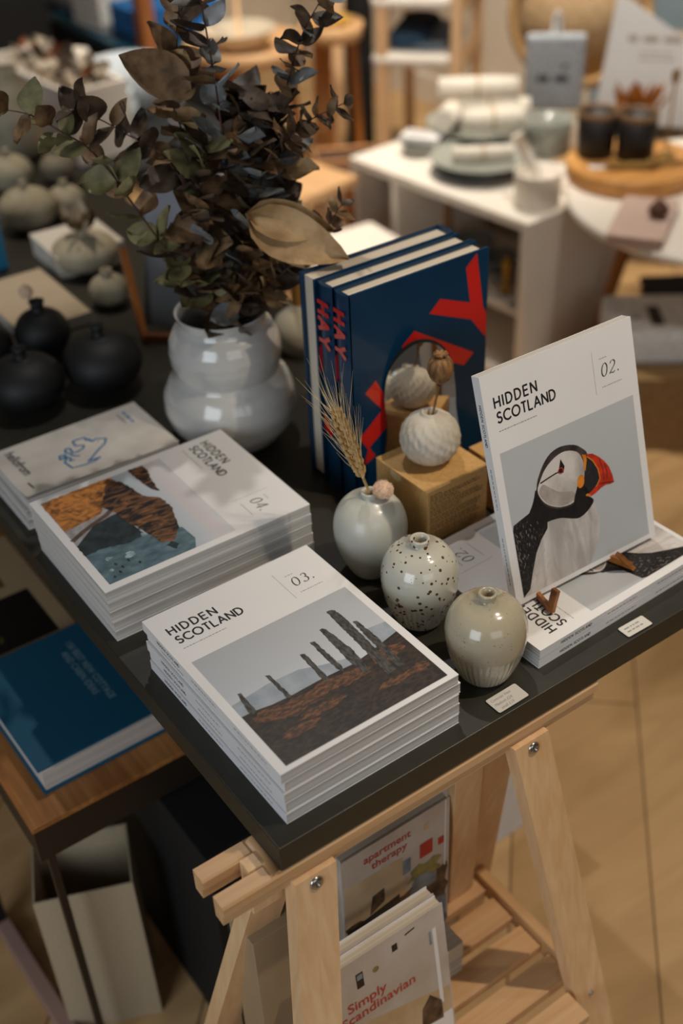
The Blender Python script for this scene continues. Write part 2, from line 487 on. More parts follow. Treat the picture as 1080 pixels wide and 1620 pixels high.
for front in (1, -1):
    yt = 0.006 if front == 1 else 0.047
    for side in (-1, 1):
        xt, sx = SP[(front, side)]; ta = math.tan(R(10 if front == 1 else 13))
        top = Vector((xt, yt, ZL)); bot = Vector((xt + side * sx * ZL, yt - front * ta * ZL, 0.0))
        m = MB(); d = (top - bot).normalized()
        s = Vector((1, 0, 0)); s = (s - d * s.dot(d)).normalized(); u = s.cross(d)
        a = (bot, top)
        pts = []
        for P, zc in ((bot, 0.0), (top, ZL)):
            for sa, sb in ((-1, -1), (1, -1), (1, 1), (-1, 1)):
                q = P + s * sa * 0.0225 + u * sb * 0.0095
                q = q + d * ((zc - q.z) / d.z)
                pts.append(m._v(q))
        for q in ((3, 2, 1, 0), (4, 5, 6, 7), (0, 1, 5, 4), (1, 2, 6, 5), (2, 3, 7, 6), (3, 0, 4, 7)):
            m.bm.faces.new([pts[i] for i in q])
        bmesh.ops.recalc_face_normals(m.bm, faces=m.bm.faces)
        lg = m.build('leg', M['beech_z'], trs)
        if front == 1:
            for zz, rr in ((0.672, 0.0072), (0.27, 0.0032)):
                k = (ZL - zz) / ZL; c = top.lerp(bot, k)
                m = MB(); nrm = -u if u.y > 0 else u
                q = nrm.to_track_quat('Z', 'Y').to_matrix().to_4x4(); q.translation = c + nrm * 0.0093
                m.M = q
                m.lathe([(rr, 0), (rr, 0.0008), (rr * .86, 0.0022), (rr * .5, 0.0030), (rr * .38, 0.0030), (rr * .3, 0.0012), (0.0004, 0.001)], 24, 0)
                m.build('bolt', M['steel'], lg)
# slatted shelf: two side rails and the slats laid between the legs
for x0 in (-0.045, 0.345):
    m = MB(); m.box((x0, -0.058, 0.272), (x0 + 0.014, 0.134, 0.302), 0, 0.001); m.build('shelf_rail', M['beech_y'], trs)
for k in range(5):
    y0 = -0.1035 + k * 0.0505
    m = MB(); m.box((-0.031 if k else 0.006, y0, 0.276), (0.345 if k else 0.326, y0 + 0.037, 0.290), 0, 0.0008); m.build('slat', M['beech'], trs)

trs['group'] = 'beech trestles under the display table'
dup(trs, 'second beech trestle, under the far end of the dark table behind the vases', (0.10, 1.90, 0))

# ------------------------------------------------------------------ the travel magazine: covers, spine, pages
W, H = 0.2, 0.2529


def page_text(mb, t, num):
    """title block shared by every issue"""
    z = t
    caps(mb, 'HIDDEN', 0.0132, 0.2168, 0.0105, 0.0536, z, 1, 0.0020)
    caps(mb, 'SCOTLAND', 0.0140, 0.2008, 0.0105, 0.0745, z, 1, 0.0020)
    tiny_lines(mb, 0.0135, 0.1915, 0.049, 1, 0.002, 0.0009, z, 2, 3, 0.02)
    mb.flat([(0.1420, 0.186), (0.1424, 0.186), (0.1424, 0.2325), (0.1420, 0.2325)], z, 2)
    x = 0.1515
    for ch in num:
        numeral(mb, ch, x, 0.2022, 0.0135, z, 1); x += 0.0112 if ch != '.' else 0.004
    tiny_lines(mb, 0.1512, 0.2215, 0.010, 1, 0.002, 0.0008, z, 2, 5, 0.02)
    tiny_lines(mb, 0.1510, 0.1909, 0.028, 1, 0.002, 0.0009, z, 2, 7, 0.02)


# issue with the standing stones
P3 = [M['white_card'], M['ink'], M['grey_ink'],
      grad_print('print_pale_sky', [(0.0, '#c9cdd2'), (0.4, '#b9bcc1'), (1.0, '#aeb0b3')], 'y', 0.07, 0.175),
      mat('print_far_hills', '#a3aab2', 0.45, '#8f98a2', 60),
      mat('print_moor_grass', '#3d2d1e', 0.45, '#17110b', 200, 12, (0.8, 1.6, 1), contrast=(0.38, 0.66)),
      mat('print_rust_grass', '#7c4c2a', 0.45, '#38281b', 240, 12, (0.6, 1.4, 1), contrast=(0.42, 0.64)),
      mat('print_standing_stone', '#54504a', 0.45, '#1f1d1b', 230, 6, (1.6, .6, 1)),
      mat('print_stone_shadow', '#23201e', 0.45, '#161412', 200)]


def art_stones(mb, t):
    d = 0.00006
    mb.flat([(0.0096, 0.0058), (0.1912, 0.0058), (0.1912, 0.1702), (0.0096, 0.1702)], t, 3)
    mb.flat([(0.0096, 0.0965), (0.0512, 0.1005), (0.0855, 0.0985), (0.1074, 0.0893), (0.14, 0.08), (0.14, 0.06), (0.0096, 0.06)], t + d, 4)
    mb.flat([(0.155, 0.097), (0.1686, 0.1046), (0.18, 0.1035), (0.1912, 0.1016), (0.1912, 0.07), (0.15, 0.06)], t + d, 4)
    top = [(0.0096, 0.079), (0.0233, 0.0784), (0.04, 0.0752), (0.0603, 0.074), (0.0964, 0.0746), (0.1323, 0.0725), (0.155, 0.076), (0.171, 0.0795), (0.1912, 0.0835)]
    mb.flat([(0.1912, 0.0058), (0.0096, 0.0058)][::-1] + rough_poly(top[::-1], 0.0006, 0.002, 4)[:-1] if False else [(0.0096, 0.0058), (0.1912, 0.0058)] + top[::-1], t + 2 * d, 5)
    rnd = random.Random(8)
    for cx, cy, a, bq in ((0.055, 0.060, .032, .010), (0.09, 0.063, .03, .008), (0.12, 0.060, .022, .008), (0.165, 0.064, .022, .010), (0.075, 0.043, .026, .006), (0.045, 0.034, .022, .006), (0.15, 0.03, .02, .005), (0.03, 0.067, .016, .008), (0.178, 0.03, .010, .006)):
        pts = []
        for k in range(26):
            an = 2 * math.pi * k / 26; q = rnd.uniform(.72, 1.15)
            px = min(0.1908, max(0.0100, cx + a * q * math.cos(an)))
            pts.append((px, cy + bq * q * math.sin(an)))
        mb.flat(pts, t + 3 * d + 4e-6 * len(mb.bm.faces), 6)
    stones = [[(0.022, 0.1065), (0.0254, 0.1054), (0.0245, 0.0765), (0.0173, 0.075)], [(0.0555, 0.1109), (0.0593, 0.109), (0.0608, 0.0723), (0.0561, 0.0726)],
              [(0.0977, 0.1146), (0.1023, 0.1121), (0.1008, 0.0671), (0.0952, 0.0709)], [(0.115, 0.1226), (0.1196, 0.1212), (0.1202, 0.0763), (0.117, 0.0698), (0.1144, 0.0774)],
              [(0.1327, 0.1318), (0.1362, 0.1322), (0.1386, 0.1284), (0.1418, 0.0887), (0.1378, 0.055), (0.1315, 0.0562), (0.1295, 0.0800)],
              [(0.1658, 0.1217), (0.1695, 0.12), (0.1713, 0.0887), (0.1690, 0.0420), (0.1618, 0.0430), (0.1630, 0.0908)],
              [(0.1536, 0.1496), (0.1590, 0.1490), (0.1619, 0.146), (0.1629, 0.1308), (0.1585, 0.0416), (0.1478, 0.0407), (0.1513, 0.0966)]]
    for i, s in enumerate(stones):
        mb.flat(rough_poly(s, 0.00055, 0.0025, i), t + 4 * d, 7)


# issue with the sea cliffs
P4 = [M['white_card'], M['ink'], M['grey_ink'],
      grad_print('print_sea_to_sky', [(0.0, '#93a3ad'), (0.35, '#a9b3bb'), (0.62, '#bcc2c8'), (0.8, '#cfc6c6'), (1.0, '#cfd3d8')], 'y', 0.06, 0.17),
      mat('print_orange_cliff', '#c9823e', 0.45, '#5e3a1e', 90, 12, (1.4, 1, 1), contrast=(0.34, 0.58), distort=.8),
      mat('print_dark_cliff', '#8a5c38', 0.45, '#141416', 38, 12, (3.2, 1, 1), contrast=(0.42, 0.66), distort=1.6),
      mat('print_shingle', '#a9a6a6', 0.45, '#8d8888', 120, 5),
      mat('print_dark_water', '#2c3b40', 0.45, '#131c1f', 70, 6, contrast=(0.35, 0.7)),
      mat('print_teal_water', '#67808a', 0.45, '#3d545d', 60, 8, (2, 1, 1), contrast=(0.3, 0.7)),
      mat('print_path', '#6a5448', 0.45, '#4c3c34', 100),
      mat('print_foam', '#a9bcc2', 0.45, '#6d858d', 160, 6)]


def art_cliffs(mb, t):
    d = 0.00006
    mb.flat([(0.0105, 0.0098), (0.1905, 0.0098), (0.1905, 0.162), (0.0105, 0.162)], t, 3)
    mb.flat([(0.1084, 0.0098), (0.1905, 0.0098), (0.1905, 0.112), (0.175, 0.120), (0.1482, 0.118), (0.1300, 0.06)], t + d, 8)
    mb.flat(rough_poly([(0.0805, 0.0725), (0.1051, 0.0742), (0.1357, 0.080), (0.1388, 0.059), (0.1300, 0.030), (0.1315, 0.0098), (0.1000, 0.0098), (0.0822, 0.0406)], 0.001, 0.004, 5), t + 2 * d, 7)
    mb.flat([(0.0700, 0.0098), (0.0600, 0.0562), (0.0646, 0.074), (0.0790, 0.074), (0.0860, 0.0406), (0.1100, 0.0098)], t + 3 * d, 6)
    mb.ribbon([(0.098, 0.0105), (0.090, 0.025), (0.083, 0.042), (0.077, 0.060), (0.070, 0.071)], 0.006, t + 3.5 * d, 9)
    mb.flat(rough_poly([(0.0105, 0.0098), (0.0773, 0.0098), (0.0745, 0.030), (0.0711, 0.0562), (0.0557, 0.067), (0.0360, 0.0972), (0.0117, 0.0971), (0.0105, 0.08)], 0.0009, 0.004, 6), t + 4 * d, 4)
    mb.flat(rough_poly([(0.0110, 0.0931), (0.0295, 0.1041), (0.048, 0.1084), (0.0667, 0.1107), (0.0857, 0.125), (0.1105, 0.127), (0.1235, 0.1221), (0.1482, 0.1148), (0.1647, 0.100), (0.1603, 0.0873), (0.1265, 0.0807), (0.1051, 0.0742), (0.0805, 0.0715), (0.0582, 0.0628), (0.0357, 0.078)], 0.0012, 0.004, 7), t + 4.5 * d, 5)
    mb.flat(rough_poly([(0.0108, 0.120), (0.0115, 0.1385), (0.025, 0.139), (0.045, 0.134), (0.0717, 0.1304), (0.0621, 0.1245), (0.0339, 0.1207)], 0.0008, 0.003, 8), t + 4 * d, 5)
    mb.flat(rough_poly([(0.1675, 0.0886), (0.1647, 0.0967), (0.1725, 0.1011), (0.1800, 0.0947), (0.1766, 0.0923)], 0.0006, 0.002, 9), t + 4 * d, 7)
    rnd = random.Random(3)
    for cx, cy, r_ in ((0.158, 0.050, .0065), (0.135, 0.078, .004), (0.150, 0.028, .004), (0.17, 0.022, .003)):
        mb.flat([(cx + r_ * rnd.uniform(.5, 1.2) * math.cos(k * .35), cy + r_ * rnd.uniform(.5, 1.2) * math.sin(k * .35)) for k in range(18)], t + 3 * d, 10)
    for cx, cy in ((0.166, 0.044), (0.172, 0.034), (0.178, 0.028), (0.163, 0.030), (0.176, 0.052), (0.182, 0.020)):
        mb.flat([(cx + .003 * rnd.uniform(.5, 1.2) * math.cos(k * .6), cy + .0016 * rnd.uniform(.5, 1.2) * math.sin(k * .6)) for k in range(10)], t + 3.5 * d, 7)


# issue with the puffin
P2 = [M['white_card'], M['ink'], M['grey_ink'],
      mat('print_soft_grey_sky', '#bcbec0', 0.45, '#b3b6b8', 5),
      mat('print_puffin_black', '#211c1b', 0.45, '#171313', 140, 6),
      mat('print_puffin_wing', '#5b534d', 0.45, '#1b1817', 420, 8, (1, .6, 1), contrast=(0.52, 0.8)),
      mat('print_puffin_white', '#d3cdc8', 0.45, '#a9a19c', 34, 10, (2.0, .5, 1), distort=.5),
      mat('print_puffin_face', '#d2cbc5', 0.45, '#958b84', 22, 8, contrast=(0.3, 0.58)),
      mat('print_bill_red', '#cf3a1c', 0.45, '#a82a14', 120),
      mat('print_bill_slate', '#2c2a2d', 0.45, '#232023', 90),
      mat('print_bill_orange', '#e08a2c', 0.45, '#c97321', 90),
      mat('print_puffin_cap', '#4a403b', 0.45, '#2b2422', 60), mat('print_cheek_grey', '#b3aaa3', 0.45, '#978d86', 60, 8), mat('print_feather_flecks', '#8b827b', 0.45), mat('print_breast_feathers', '#b9b1ab', 0.45)]


def art_puffin(mb, t):
    d = 0.00006
    mb.flat([(0.0098, 0.0056), (0.1909, 0.0056), (0.1909, 0.1695), (0.0098, 0.1695)], t, 3)
    body = [(0.0102, 0.0059), (0.0157, 0.0288), (0.0288, 0.0528), (0.044, 0.0733), (0.056, 0.0770), (0.0729, 0.0751), (0.0978, 0.0650), (0.1104, 0.069), (0.1195, 0.0744), (0.1236, 0.0554), (0.1223, 0.0383), (0.1139, 0.0189), (0.1032, 0.0059)]
    mb.flat(body, t + d, 6)
    mb.flat([(0.0102, 0.0059), (0.0102, 0.083), (0.0120, 0.0891), (0.0337, 0.0944), (0.0560, 0.0800), (0.0540, 0.0690), (0.0440, 0.0600), (0.0350, 0.0480), (0.0270, 0.0300), (0.0200, 0.0120)], t + 2 * d, 5)
    neck = [(0.047, 0.1154), (0.0430, 0.1085), (0.0393, 0.1017), (0.0337, 0.0944), (0.030, 0.088), (0.036, 0.076), (0.044, 0.0733), (0.056, 0.0757), (0.0729, 0.0731), (0.0860, 0.0672), (0.0978, 0.0634), (0.1104, 0.067), (0.1195, 0.0744), (0.1156, 0.0804), (0.1100, 0.0830), (0.1038, 0.084), (0.086, 0.083), (0.0695, 0.0887), (0.0541, 0.098)]
    mb.flat(smooth_poly(neck, 3), t + 3 * d, 4)
    head = [(0.0470, 0.1130), (0.0479, 0.1174), (0.0509, 0.1257), (0.0603, 0.1386), (0.0718, 0.1471), (0.0863, 0.1492), (0.1029, 0.1450), (0.1130, 0.1375), (0.1192, 0.1290), (0.1160, 0.1180), (0.1120, 0.1020), (0.1085, 0.0900), (0.0923, 0.0815), (0.0750, 0.0830), (0.0580, 0.0920), (0.0500, 0.1030)]
    mb.flat(smooth_poly(head, 3), t + 4 * d, 11)
    face = [(0.0487, 0.1143), (0.0531, 0.1225), (0.0621, 0.1331), (0.0763, 0.1407), (0.0909, 0.1423), (0.1058, 0.136), (0.1121, 0.1248), (0.1125, 0.1114), (0.11, 0.1002), (0.1061, 0.0945), (0.0982, 0.0915), (0.0923, 0.0835), (0.075, 0.0849), (0.0592, 0.0937), (0.0511, 0.1042)]
    mb.flat(smooth_poly(face, 3), t + 5 * d, 7)
    mb.flat(smooth_poly([(0.0500, 0.1120), (0.0560, 0.1180), (0.0640, 0.1120), (0.0760, 0.1020), (0.0930, 0.0960), (0.0960, 0.0890), (0.0900, 0.0850), (0.0760, 0.0860), (0.0610, 0.0940), (0.0530, 0.1030)], 3), t + 5.5 * d, 12)
    rnd = random.Random(21)
    for k in range(70):
        x = rnd.uniform(0.0115, 0.043); y = rnd.uniform(0.03, 0.088)
        if y > 0.03 + (x - .0115) * 1.4 and y < .092 - abs(x - .03) * .35: mb.ribbon([(x, y), (x + rnd.uniform(-.0005, .001), y - rnd.uniform(.0012, .004))], rnd.uniform(.0003, .0007), t + 3.4 * d + k * 2e-7, 13)
    for k in range(46):
        x = rnd.uniform(0.028, 0.112); y = rnd.uniform(0.012, 0.058)
        if y > .004 + (x - .102) * 1.6 and y < .0 + (x - .0) * 1.45: mb.ribbon([(x, y), (x - rnd.uniform(.002, .006), y - rnd.uniform(.004, .009))], rnd.uniform(.0004, .0011), t + 1.3 * d + k * 2e-7, 14)
    mb.flat([(0.0948, 0.0890), (0.1000, 0.0985), (0.1075, 0.1010), (0.1120, 0.0930), (0.1160, 0.0815), (0.1039, 0.0815), (0.0923, 0.0822)], t + 6 * d, 4)
    mb.flat([(0.0833, 0.1364), (0.0874, 0.127), (0.0848, 0.1205), (0.0761, 0.1230), (0.0795, 0.1265)], t + 6 * d, 4)
    mb.ribbon([(0.0762, 0.1236), (0.0645, 0.1222), (0.0536, 0.1205)], 0.0016, t + 6 * d, 4)
    mb.ribbon(arc(0.0815, 0.1238, 0.0032, 0, 360, 12), 0.0009, t + 7 * d, 8)
    mb.flat([(0.0815 + .0024 * math.cos(R(a)), 0.1238 + .0024 * math.sin(R(a))) for a in range(0, 360, 30)], t + 6.5 * d, 1)
    mb.flat(smooth_poly([(0.1158, 0.1258), (0.1236, 0.1192), (0.1297, 0.1072), (0.1311, 0.0957), (0.1247, 0.0896), (0.1165, 0.0855), (0.1099, 0.0852), (0.11, 0.1002), (0.1132, 0.1136)], 3), t + 6 * d, 9)
    mb.flat(smooth_poly([(0.117, 0.1294), (0.1341, 0.1196), (0.1453, 0.1049), (0.1503, 0.0845)], 1)[:0] + [(0.117, 0.1294), (0.1262, 0.1262), (0.1341, 0.1196), (0.1405, 0.1125), (0.1453, 0.1049), (0.1488, 0.0945), (0.1503, 0.0845), (0.1440, 0.0845), (0.1392, 0.0859), (0.1315, 0.085), (0.1240, 0.0822), (0.1157, 0.0809), (0.1098, 0.0847), (0.1165, 0.0855), (0.1256, 0.0898), (0.1314, 0.0966), (0.1299, 0.1084), (0.1237, 0.1197)], t + 7 * d, 8)
    mb.ribbon([(0.1180, 0.1262), (0.1250, 0.1190), (0.1306, 0.1075), (0.1318, 0.0960), (0.1255, 0.0890)], 0.0012, t + 8 * d, 10)
    mb.ribbon([(0.1300, 0.0900), (0.1400, 0.0880), (0.1500, 0.0850)], 0.0008, t + 8 * d, 4)
    mb.ribbon([(0.1345, 0.1165), (0.1370, 0.1050), (0.1365, 0.0930)], 0.0007, t + 8 * d, 9)
    mb.ribbon([(0.1400, 0.1100), (0.1420, 0.1010), (0.1415, 0.0920)], 0.0007, t + 8 * d, 9)
    mb.flat([(0.1117, 0.1309), (0.1169, 0.1285), (0.1174, 0.1228), (0.1136, 0.111), (0.1120, 0.1143), (0.1130, 0.1247)], t + 7 * d, 10)
    mb.flat([(0.1056 + .0050 * math.cos(R(a)) + .001 * math.sin(R(a)), 0.1025 + .0072 * math.sin(R(a))) for a in range(0, 360, 20)], t + 8 * d, 10)
    mb.flat([(0.1098, 0.0852), (0.1120, 0.0862), (0.1168, 0.0822), (0.1157, 0.0809), (0.1098, 0.0840)], t + 8 * d, 10)


def magazine(label, group, t, num, art, pal, name='magazine'):
    """lying on its back: spine along x=0, page up = +y, reading along +x"""
    root = thing(name, label, 'magazine', (0, 0, 0), 0, group)
    top = t - 0.0008
    c = MB(); c.box((0.0005, 0, top - 0.0004), (W, H, top), 0)
    art(c, top + 0.00006); page_text(c, top + 0.00006, num)
    c.build('front_cover', pal, root)
    c = MB(); c.box((0.0005, 0, 0), (W, H, 0.0004), 0); c.build('back_cover', M['white_card'], root)
    c = MB(); c.box((0, 0, 0), (0.0005, H, top), 0)
    # lettering on the spine, reading down the page
    c.M = Matrix(((0, 0, -1, -0.00008), (1, 0, 0, 0), (0, 1, 0, 0), (0, 0, 0, 1))) @ Matrix.Identity(4)
    # local (a along page y, b along thickness) -> written head to tail
    cz = top / 2
    c.M = Matrix(((0, 0, -1, -0.00005), (-1, 0, 0, H), (0, 1, 0, 0), (0, 0, 0, 1)))
    caps(c, 'HIDDEN', 0.030, cz - .0017, 0.0034, 0.017, 0, 1, 0.0007)
    caps(c, 'SCOTLAND', 0.050, cz - .0017, 0.0034, 0.024, 0, 1, 0.0007)
    tiny_lines(c, 0.098, cz - .0008, 0.045, 1, .002, 0.0014, 0, 2, 11, 0)
    tiny_lines(c, 0.175, cz - .0008, 0.055, 1, .002, 0.0014, 0, 2, 12, 0)
    c.build('spine', [M['white_card'], M['ink'], M['grey_ink']], root)
    c = MB(); c.box((0.0005, 0.0003, 0.0004), (W - 0.0004, H - 0.0003, top - 0.0004), 0); c.build('page_block', M['pages'], root)
    return root


# stack of the standing-stones issue
g3 = 'stacked magazines with standing stones on the cover'
t3 = 0.0131
st3 = magazine('white magazine with standing stones on the cover, topmost of the nearest stack', g3, t3, '03.', art_stones, P3)
st3.location = (0.0199, 0.0196, T + 4 * t3); st3.rotation_euler = (0, 0, R(0.23))
for k, (dx, dy, rz) in enumerate(((0.0032, 0.0006, 0.25), (0.0012, -0.0004, 0.35), (0.0022, 0.0002, 0.18), (0.0012, -0.0006, 0.28))):
    dup(st3, 'white magazine, %s in the nearest stack under the standing-stones cover' % ('second from the top', 'third from the top', 'second from the bottom', 'lowest')[k], (0.0199 + dx, 0.0196 + dy, T + (3 - k) * t3), R(rz))

# stack of the sea-cliff issue, turned a quarter
g4 = 'stacked magazines with sea cliffs on the cover'
t4 = 0.0140
st4 = magazine('white magazine with orange sea cliffs on the cover, topmost of its stack', g4, t4, '04.', art_cliffs, P4)
st4.location = (0.0102, 0.5303, T + 4 * t4 + .0002); st4.rotation_euler = (0, 0, R(-90.7))
for k, (dx, dy, rz) in enumerate(((0.0005, -0.0005, -90.6), (0.0012, 0.0010, -90.8), (0.0018, 0.0004, -90.55), (0.0026, 0.0012, -90.6))):
    dup(st4, 'magazine %s of the stack topped by the sea-cliff cover' % ('second from the top', 'third from the top', 'second from the bottom', 'at the bottom')[k], (0.0102 + dx, 0.5303 + dy, T + (3 - k) * t4), R(rz))

# puffin issue: two lying, one standing
g2 = 'magazines with the puffin cover'
t2 = 0.01255
p2 = magazine('upper of two flat magazines with the puffin cover, beneath the upright one', g2, t2, '02.', art_puffin, P2)
p2.location = (0.3332 + 0.2529, 0.0275 + 0.007, T + t2); p2.rotation_euler = (0, 0, R(91.58))
# after a quarter turn: page up runs to -x, reading runs to +y
dup(p2, 'lower of two flat magazines under the upright puffin magazine', (0.3332 + 0.2529 - .0005, 0.0275 + 0.0068, T), R(91.5))
ps = dup(p2, 'white magazine with a puffin on the cover, standing upright on a small holder')
xx, yy = Vector((0.999, -0.033, 0.014)).normalized(), Vector((-0.004, 0.279, 0.960)); yy = (yy - xx * yy.dot(xx)).normalized(); zz = xx.cross(yy)
off = -zz * (t2 - 0.0008)
PSM = Matrix(((xx.x, yy.x, zz.x, 0.357 + off.x), (xx.y, yy.y, zz.y, 0.088 + off.y), (xx.z, yy.z, zz.z, 0.7690 + off.z), (0, 0, 0, 1)))
ps.matrix_world = PSM

# wooden holder: two prongs in front, arms under and a leaning back
hw = mat('amber_stained_wood', '#a8682a', 0.4, '#70401a', 60)
hold = thing('magazine_holder', 'small amber brown wooden display stand holding the upright puffin magazine', 'stand', (0, 0, 0))
zb = T + 2 * t2
def to_w(a, b_, c_): return PSM @ Vector((a, b_, c_))
for foot, tip, lip in (((0.4010, 0.150), (0.3805, 0.0640), (0.3870, 0.0640, 0.0275)), ((0.4700, 0.150), (0.4985, 0.0610), (0.4830, 0.0690, 0.0235))):
    m = MB()
    m.bar((foot[0], foot[1], zb + 0.0045), (tip[0], tip[1], zb + 0.0045), 0.0045, 0.008, mi=0, bevel=.0005)
    m.bar((tip[0], tip[1] - .001, zb + 0.002), (lip[0], lip[1], zb + lip[2]), 0.0050, 0.0085, (0, 1, 0), 0, .0005)
    m.build('arm', hw, hold)
m = MB()
b0, b1 = to_w(0.036, -0.001, -0.0045), to_w(0.036, 0.15, -0.0045)
m.bar(b0, b1, 0.010, 0.003, zz); m.bar(to_w(0.128, -0.001, -0.0045), to_w(0.128, 0.15, -0.0045), 0.010, 0.003, zz); m.bar(to_w(0.03, 0.12, -0.0075), to_w(0.134, 0.12, -0.0075), 0.010, 0.003, zz)
m.build('back_rest', hw, hold)
# ------------------------------------------------------------------ vases on the display table
def vase(name, label, loc, prof, m, cat='vase', n=64, mod=None, group=None, mats2=None):
    root = thing(name, label, cat, loc, 0, group)
    b = MB(); b.lathe(prof, n, 0, (0, 0, 0), mod)
    b.build('body', m, root)
    return root


def egg(Rm, h, base, neck, lip, zc=0.55, wall=0.0022, n=26):
    """egg-shaped bottle profile with a small collar and an open mouth"""
    hs = h - lip
    P = [(base * 0.85, 0.0), (base, 0.0012)]
    for i in range(1, n):
        z = hs * i / n
        if z < zc * hs:
            k = z / (zc * hs); r = base + (Rm - base) * math.sin(k * math.pi / 2) ** 0.95
        else:
            k = (z - zc * hs) / ((1 - zc) * hs); r = neck + (Rm - neck) * math.sqrt(max(0, 1 - k ** 2.1))
        P.append((r, z))
    P += [(neck, hs), (neck * 0.98, hs + lip * .4), (neck * 1.06, hs + lip * .8), (neck * 1.03, h), (neck - wall, h), (neck - wall * 1.2, hs), (neck - wall, hs - 0.012), (0.0005, hs - 0.03)]
    return P


def flutes(zmax, amp, count):
    def f(r, a, z):
        k = 1.0 if z < zmax - 0.006 else max(0, (zmax + .002 - z) / 0.008)
        return r - amp * min(1, k) * (0.5 + 0.5 * math.cos(a * count)) if z > 0.002 else r
    return f


M['cream_glaze'] = speckle_mat('cream_speckled_glaze', '#b9ae98', '#ada289', '#8f7f60', 210, 0.16, 0.16)
M['spot_glaze'] = speckle_mat('white_glaze_brown_spots', '#cbc8bb', '#c0bcac', '#5a3a20', 150, 0.30, 0.14)
M['bluegrey_glaze'] = mat('pale_grey_green_glaze', '#c3c1b4', 0.33, '#b9b7aa', 10, coat=0.15)
vase('bud_vase', 'small cream glazed egg-shaped vase at the table edge beside the price card', (0.2878, 0.0592, T), egg(0.0412, 0.104, 0.0255, 0.0088, 0.009, 0.60), M['cream_glaze'], n=160, mod=flutes(0.042, 0.0016, 40), group='egg-shaped bud vases')
vase('bud_vase', 'small egg-shaped vase with brown speckles, between the two plain ones', (0.2876, 0.1638, T), egg(0.0412, 0.107, 0.0245, 0.0098, 0.008, 0.60), M['spot_glaze'], n=160, mod=flutes(0.042, 0.0016, 40), group='egg-shaped bud vases')
vase('bud_vase', 'small plain pale egg-shaped vase holding a wheat ear', (0.2960, 0.2615, T), egg(0.0412, 0.108, 0.021, 0.0092, 0.006, 0.60), M['bluegrey_glaze'], group='egg-shaped bud vases')

straw = mat('wheat_straw', '#d2b078', 0.6, '#b8935a', 160)
w = thing('wheat_ear', 'dried wheat ear standing in the pale plain bud vase', 'dried flower', (0, 0, 0))
m = MB(); axis = [Vector(p) for p in ((0.2975, 0.2615, T + .055), (0.2955, 0.2615, 0.8480), (0.2880, 0.2612, 0.8700), (0.2700, 0.2615, 0.9290), (0.2560, 0.2615, 0.9690))]
m.tube(axis[:3], 0.0017, 8); m.build('stem', straw, w)
m = MB(); rnd = random.Random(2)
d = (axis[4] - axis[2]).normalized(); side0 = d.cross(Vector((0, 1, 0))).normalized(); fr = side0.cross(d)
m2 = MB()
for i in range(17):
    c0 = axis[2] + d * (0.002 + i * 0.0055)
    for k in range(4):
        an = k * math.pi / 2 + (i % 2) * 0.5 + rnd.uniform(-.15, .15)
        o = (side0 * math.cos(an) + fr * math.sin(an))
        rr = 0.0052 * math.sin(math.pi * (0.16 + 0.72 * i / 17)) + .0018
        p0 = c0 + o * rr * .4; p1 = c0 + o * rr + d * .006; p2_ = c0 + o * rr * 1.05 + d * .0125
        m.tube([p0, p0.lerp(p1, .6), p1, p2_], [0.0006, 0.0024, 0.0024, 0.0004], 7)
        t0 = p2_; q = (d + o * rnd.uniform(.18, .42) + Vector((0, 0, rnd.uniform(0, .22)))).normalized(); Ln = rnd.uniform(.035, .065)
        m2.tube([t0, t0 + q * Ln * .5, t0 + q * Ln + Vector((rnd.uniform(-.003, .003), 0, .002))], [0.00035, 0.00028, 0.00012], 4)
m.build('grains', straw, w); m2.build('awns', mat('pale_awns', '#dcc89a', 0.6, '#c9b080', 100), w)

fz = mat('blush_fluff', '#e8c8a8', 0.95, '#dfb696', 400, 4, bump=1.0, sheen=0.6)
f = thing('fluffy_bud', 'round pale peach fluffy dried bud leaning from the pale bud vase', 'dried flower', (0, 0, 0))
m = MB(); rnd = random.Random(4); cc = Vector((0.3055, 0.2490, 0.8525))
m.ball(cc, 0.0100, 0)
for i in range(900):
    v = Vector((rnd.gauss(0, 1), rnd.gauss(0, 1), rnd.gauss(0, 1))).normalized()
    s = v.orthogonal().normalized() * 0.0005
    m.face([cc + v * .0095 + s, cc + v * .0095 - s, cc + v * rnd.uniform(.0112, .0124)])
m.build('flower_head', fz, f)
m = MB(); m.tube([(0.297, 0.258, T + .07), (0.2985, 0.2570, 0.848), (0.302, 0.2520, 0.850), cc], 0.0009, 6); m.build('stem', straw, f)

# kraft box with the ribbed round vase on it
kb = thing('kraft_box', 'brown kraft gift box carrying the round ribbed white vase', 'box', (0.3590, 0.2395, T), R(0.9), 'kraft gift boxes')
m = MB()
m.box((0, 0, 0), (0.089, 0.0925, 0.0880), 0, 0.0007)
m.M = Matrix(((1, 0, 0, 0), (0, 0, -1, -0.0002), (0, 1, 0, 0), (0, 0, 0, 1)))
for i, (y, n_, w_) in enumerate(((0.0815, 1, .018), (0.0785, 2, .074), (0.0725, 2, .046), (0.0660, 3, .082), (0.0570, 2, .050), (0.0500, 3, .080), (0.0400, 3, .076), (0.0300, 4, .072), (0.0170, 2, .065))):
    tiny_lines(m, 0.0035, y, w_, n_, 0.0030, 0.0013, 0, 1, 20 + i, 0.12)
m.M = Matrix.Identity(4)
m.build('carton', [M['kraft'], M['kraft_ink']], kb)
m = MB(); m.box((-0.0003, -0.0003, 0.0882), (0.0893, 0.0929, 0.0889), 0, 0.0003); m.build('lid', M['kraft'], kb)
m = MB()
m.M = Matrix(((0, 0, -1, -0.0003), (-1, 0, 0, 0.0925), (0, 1, 0, 0), (0, 0, 0, 1)))
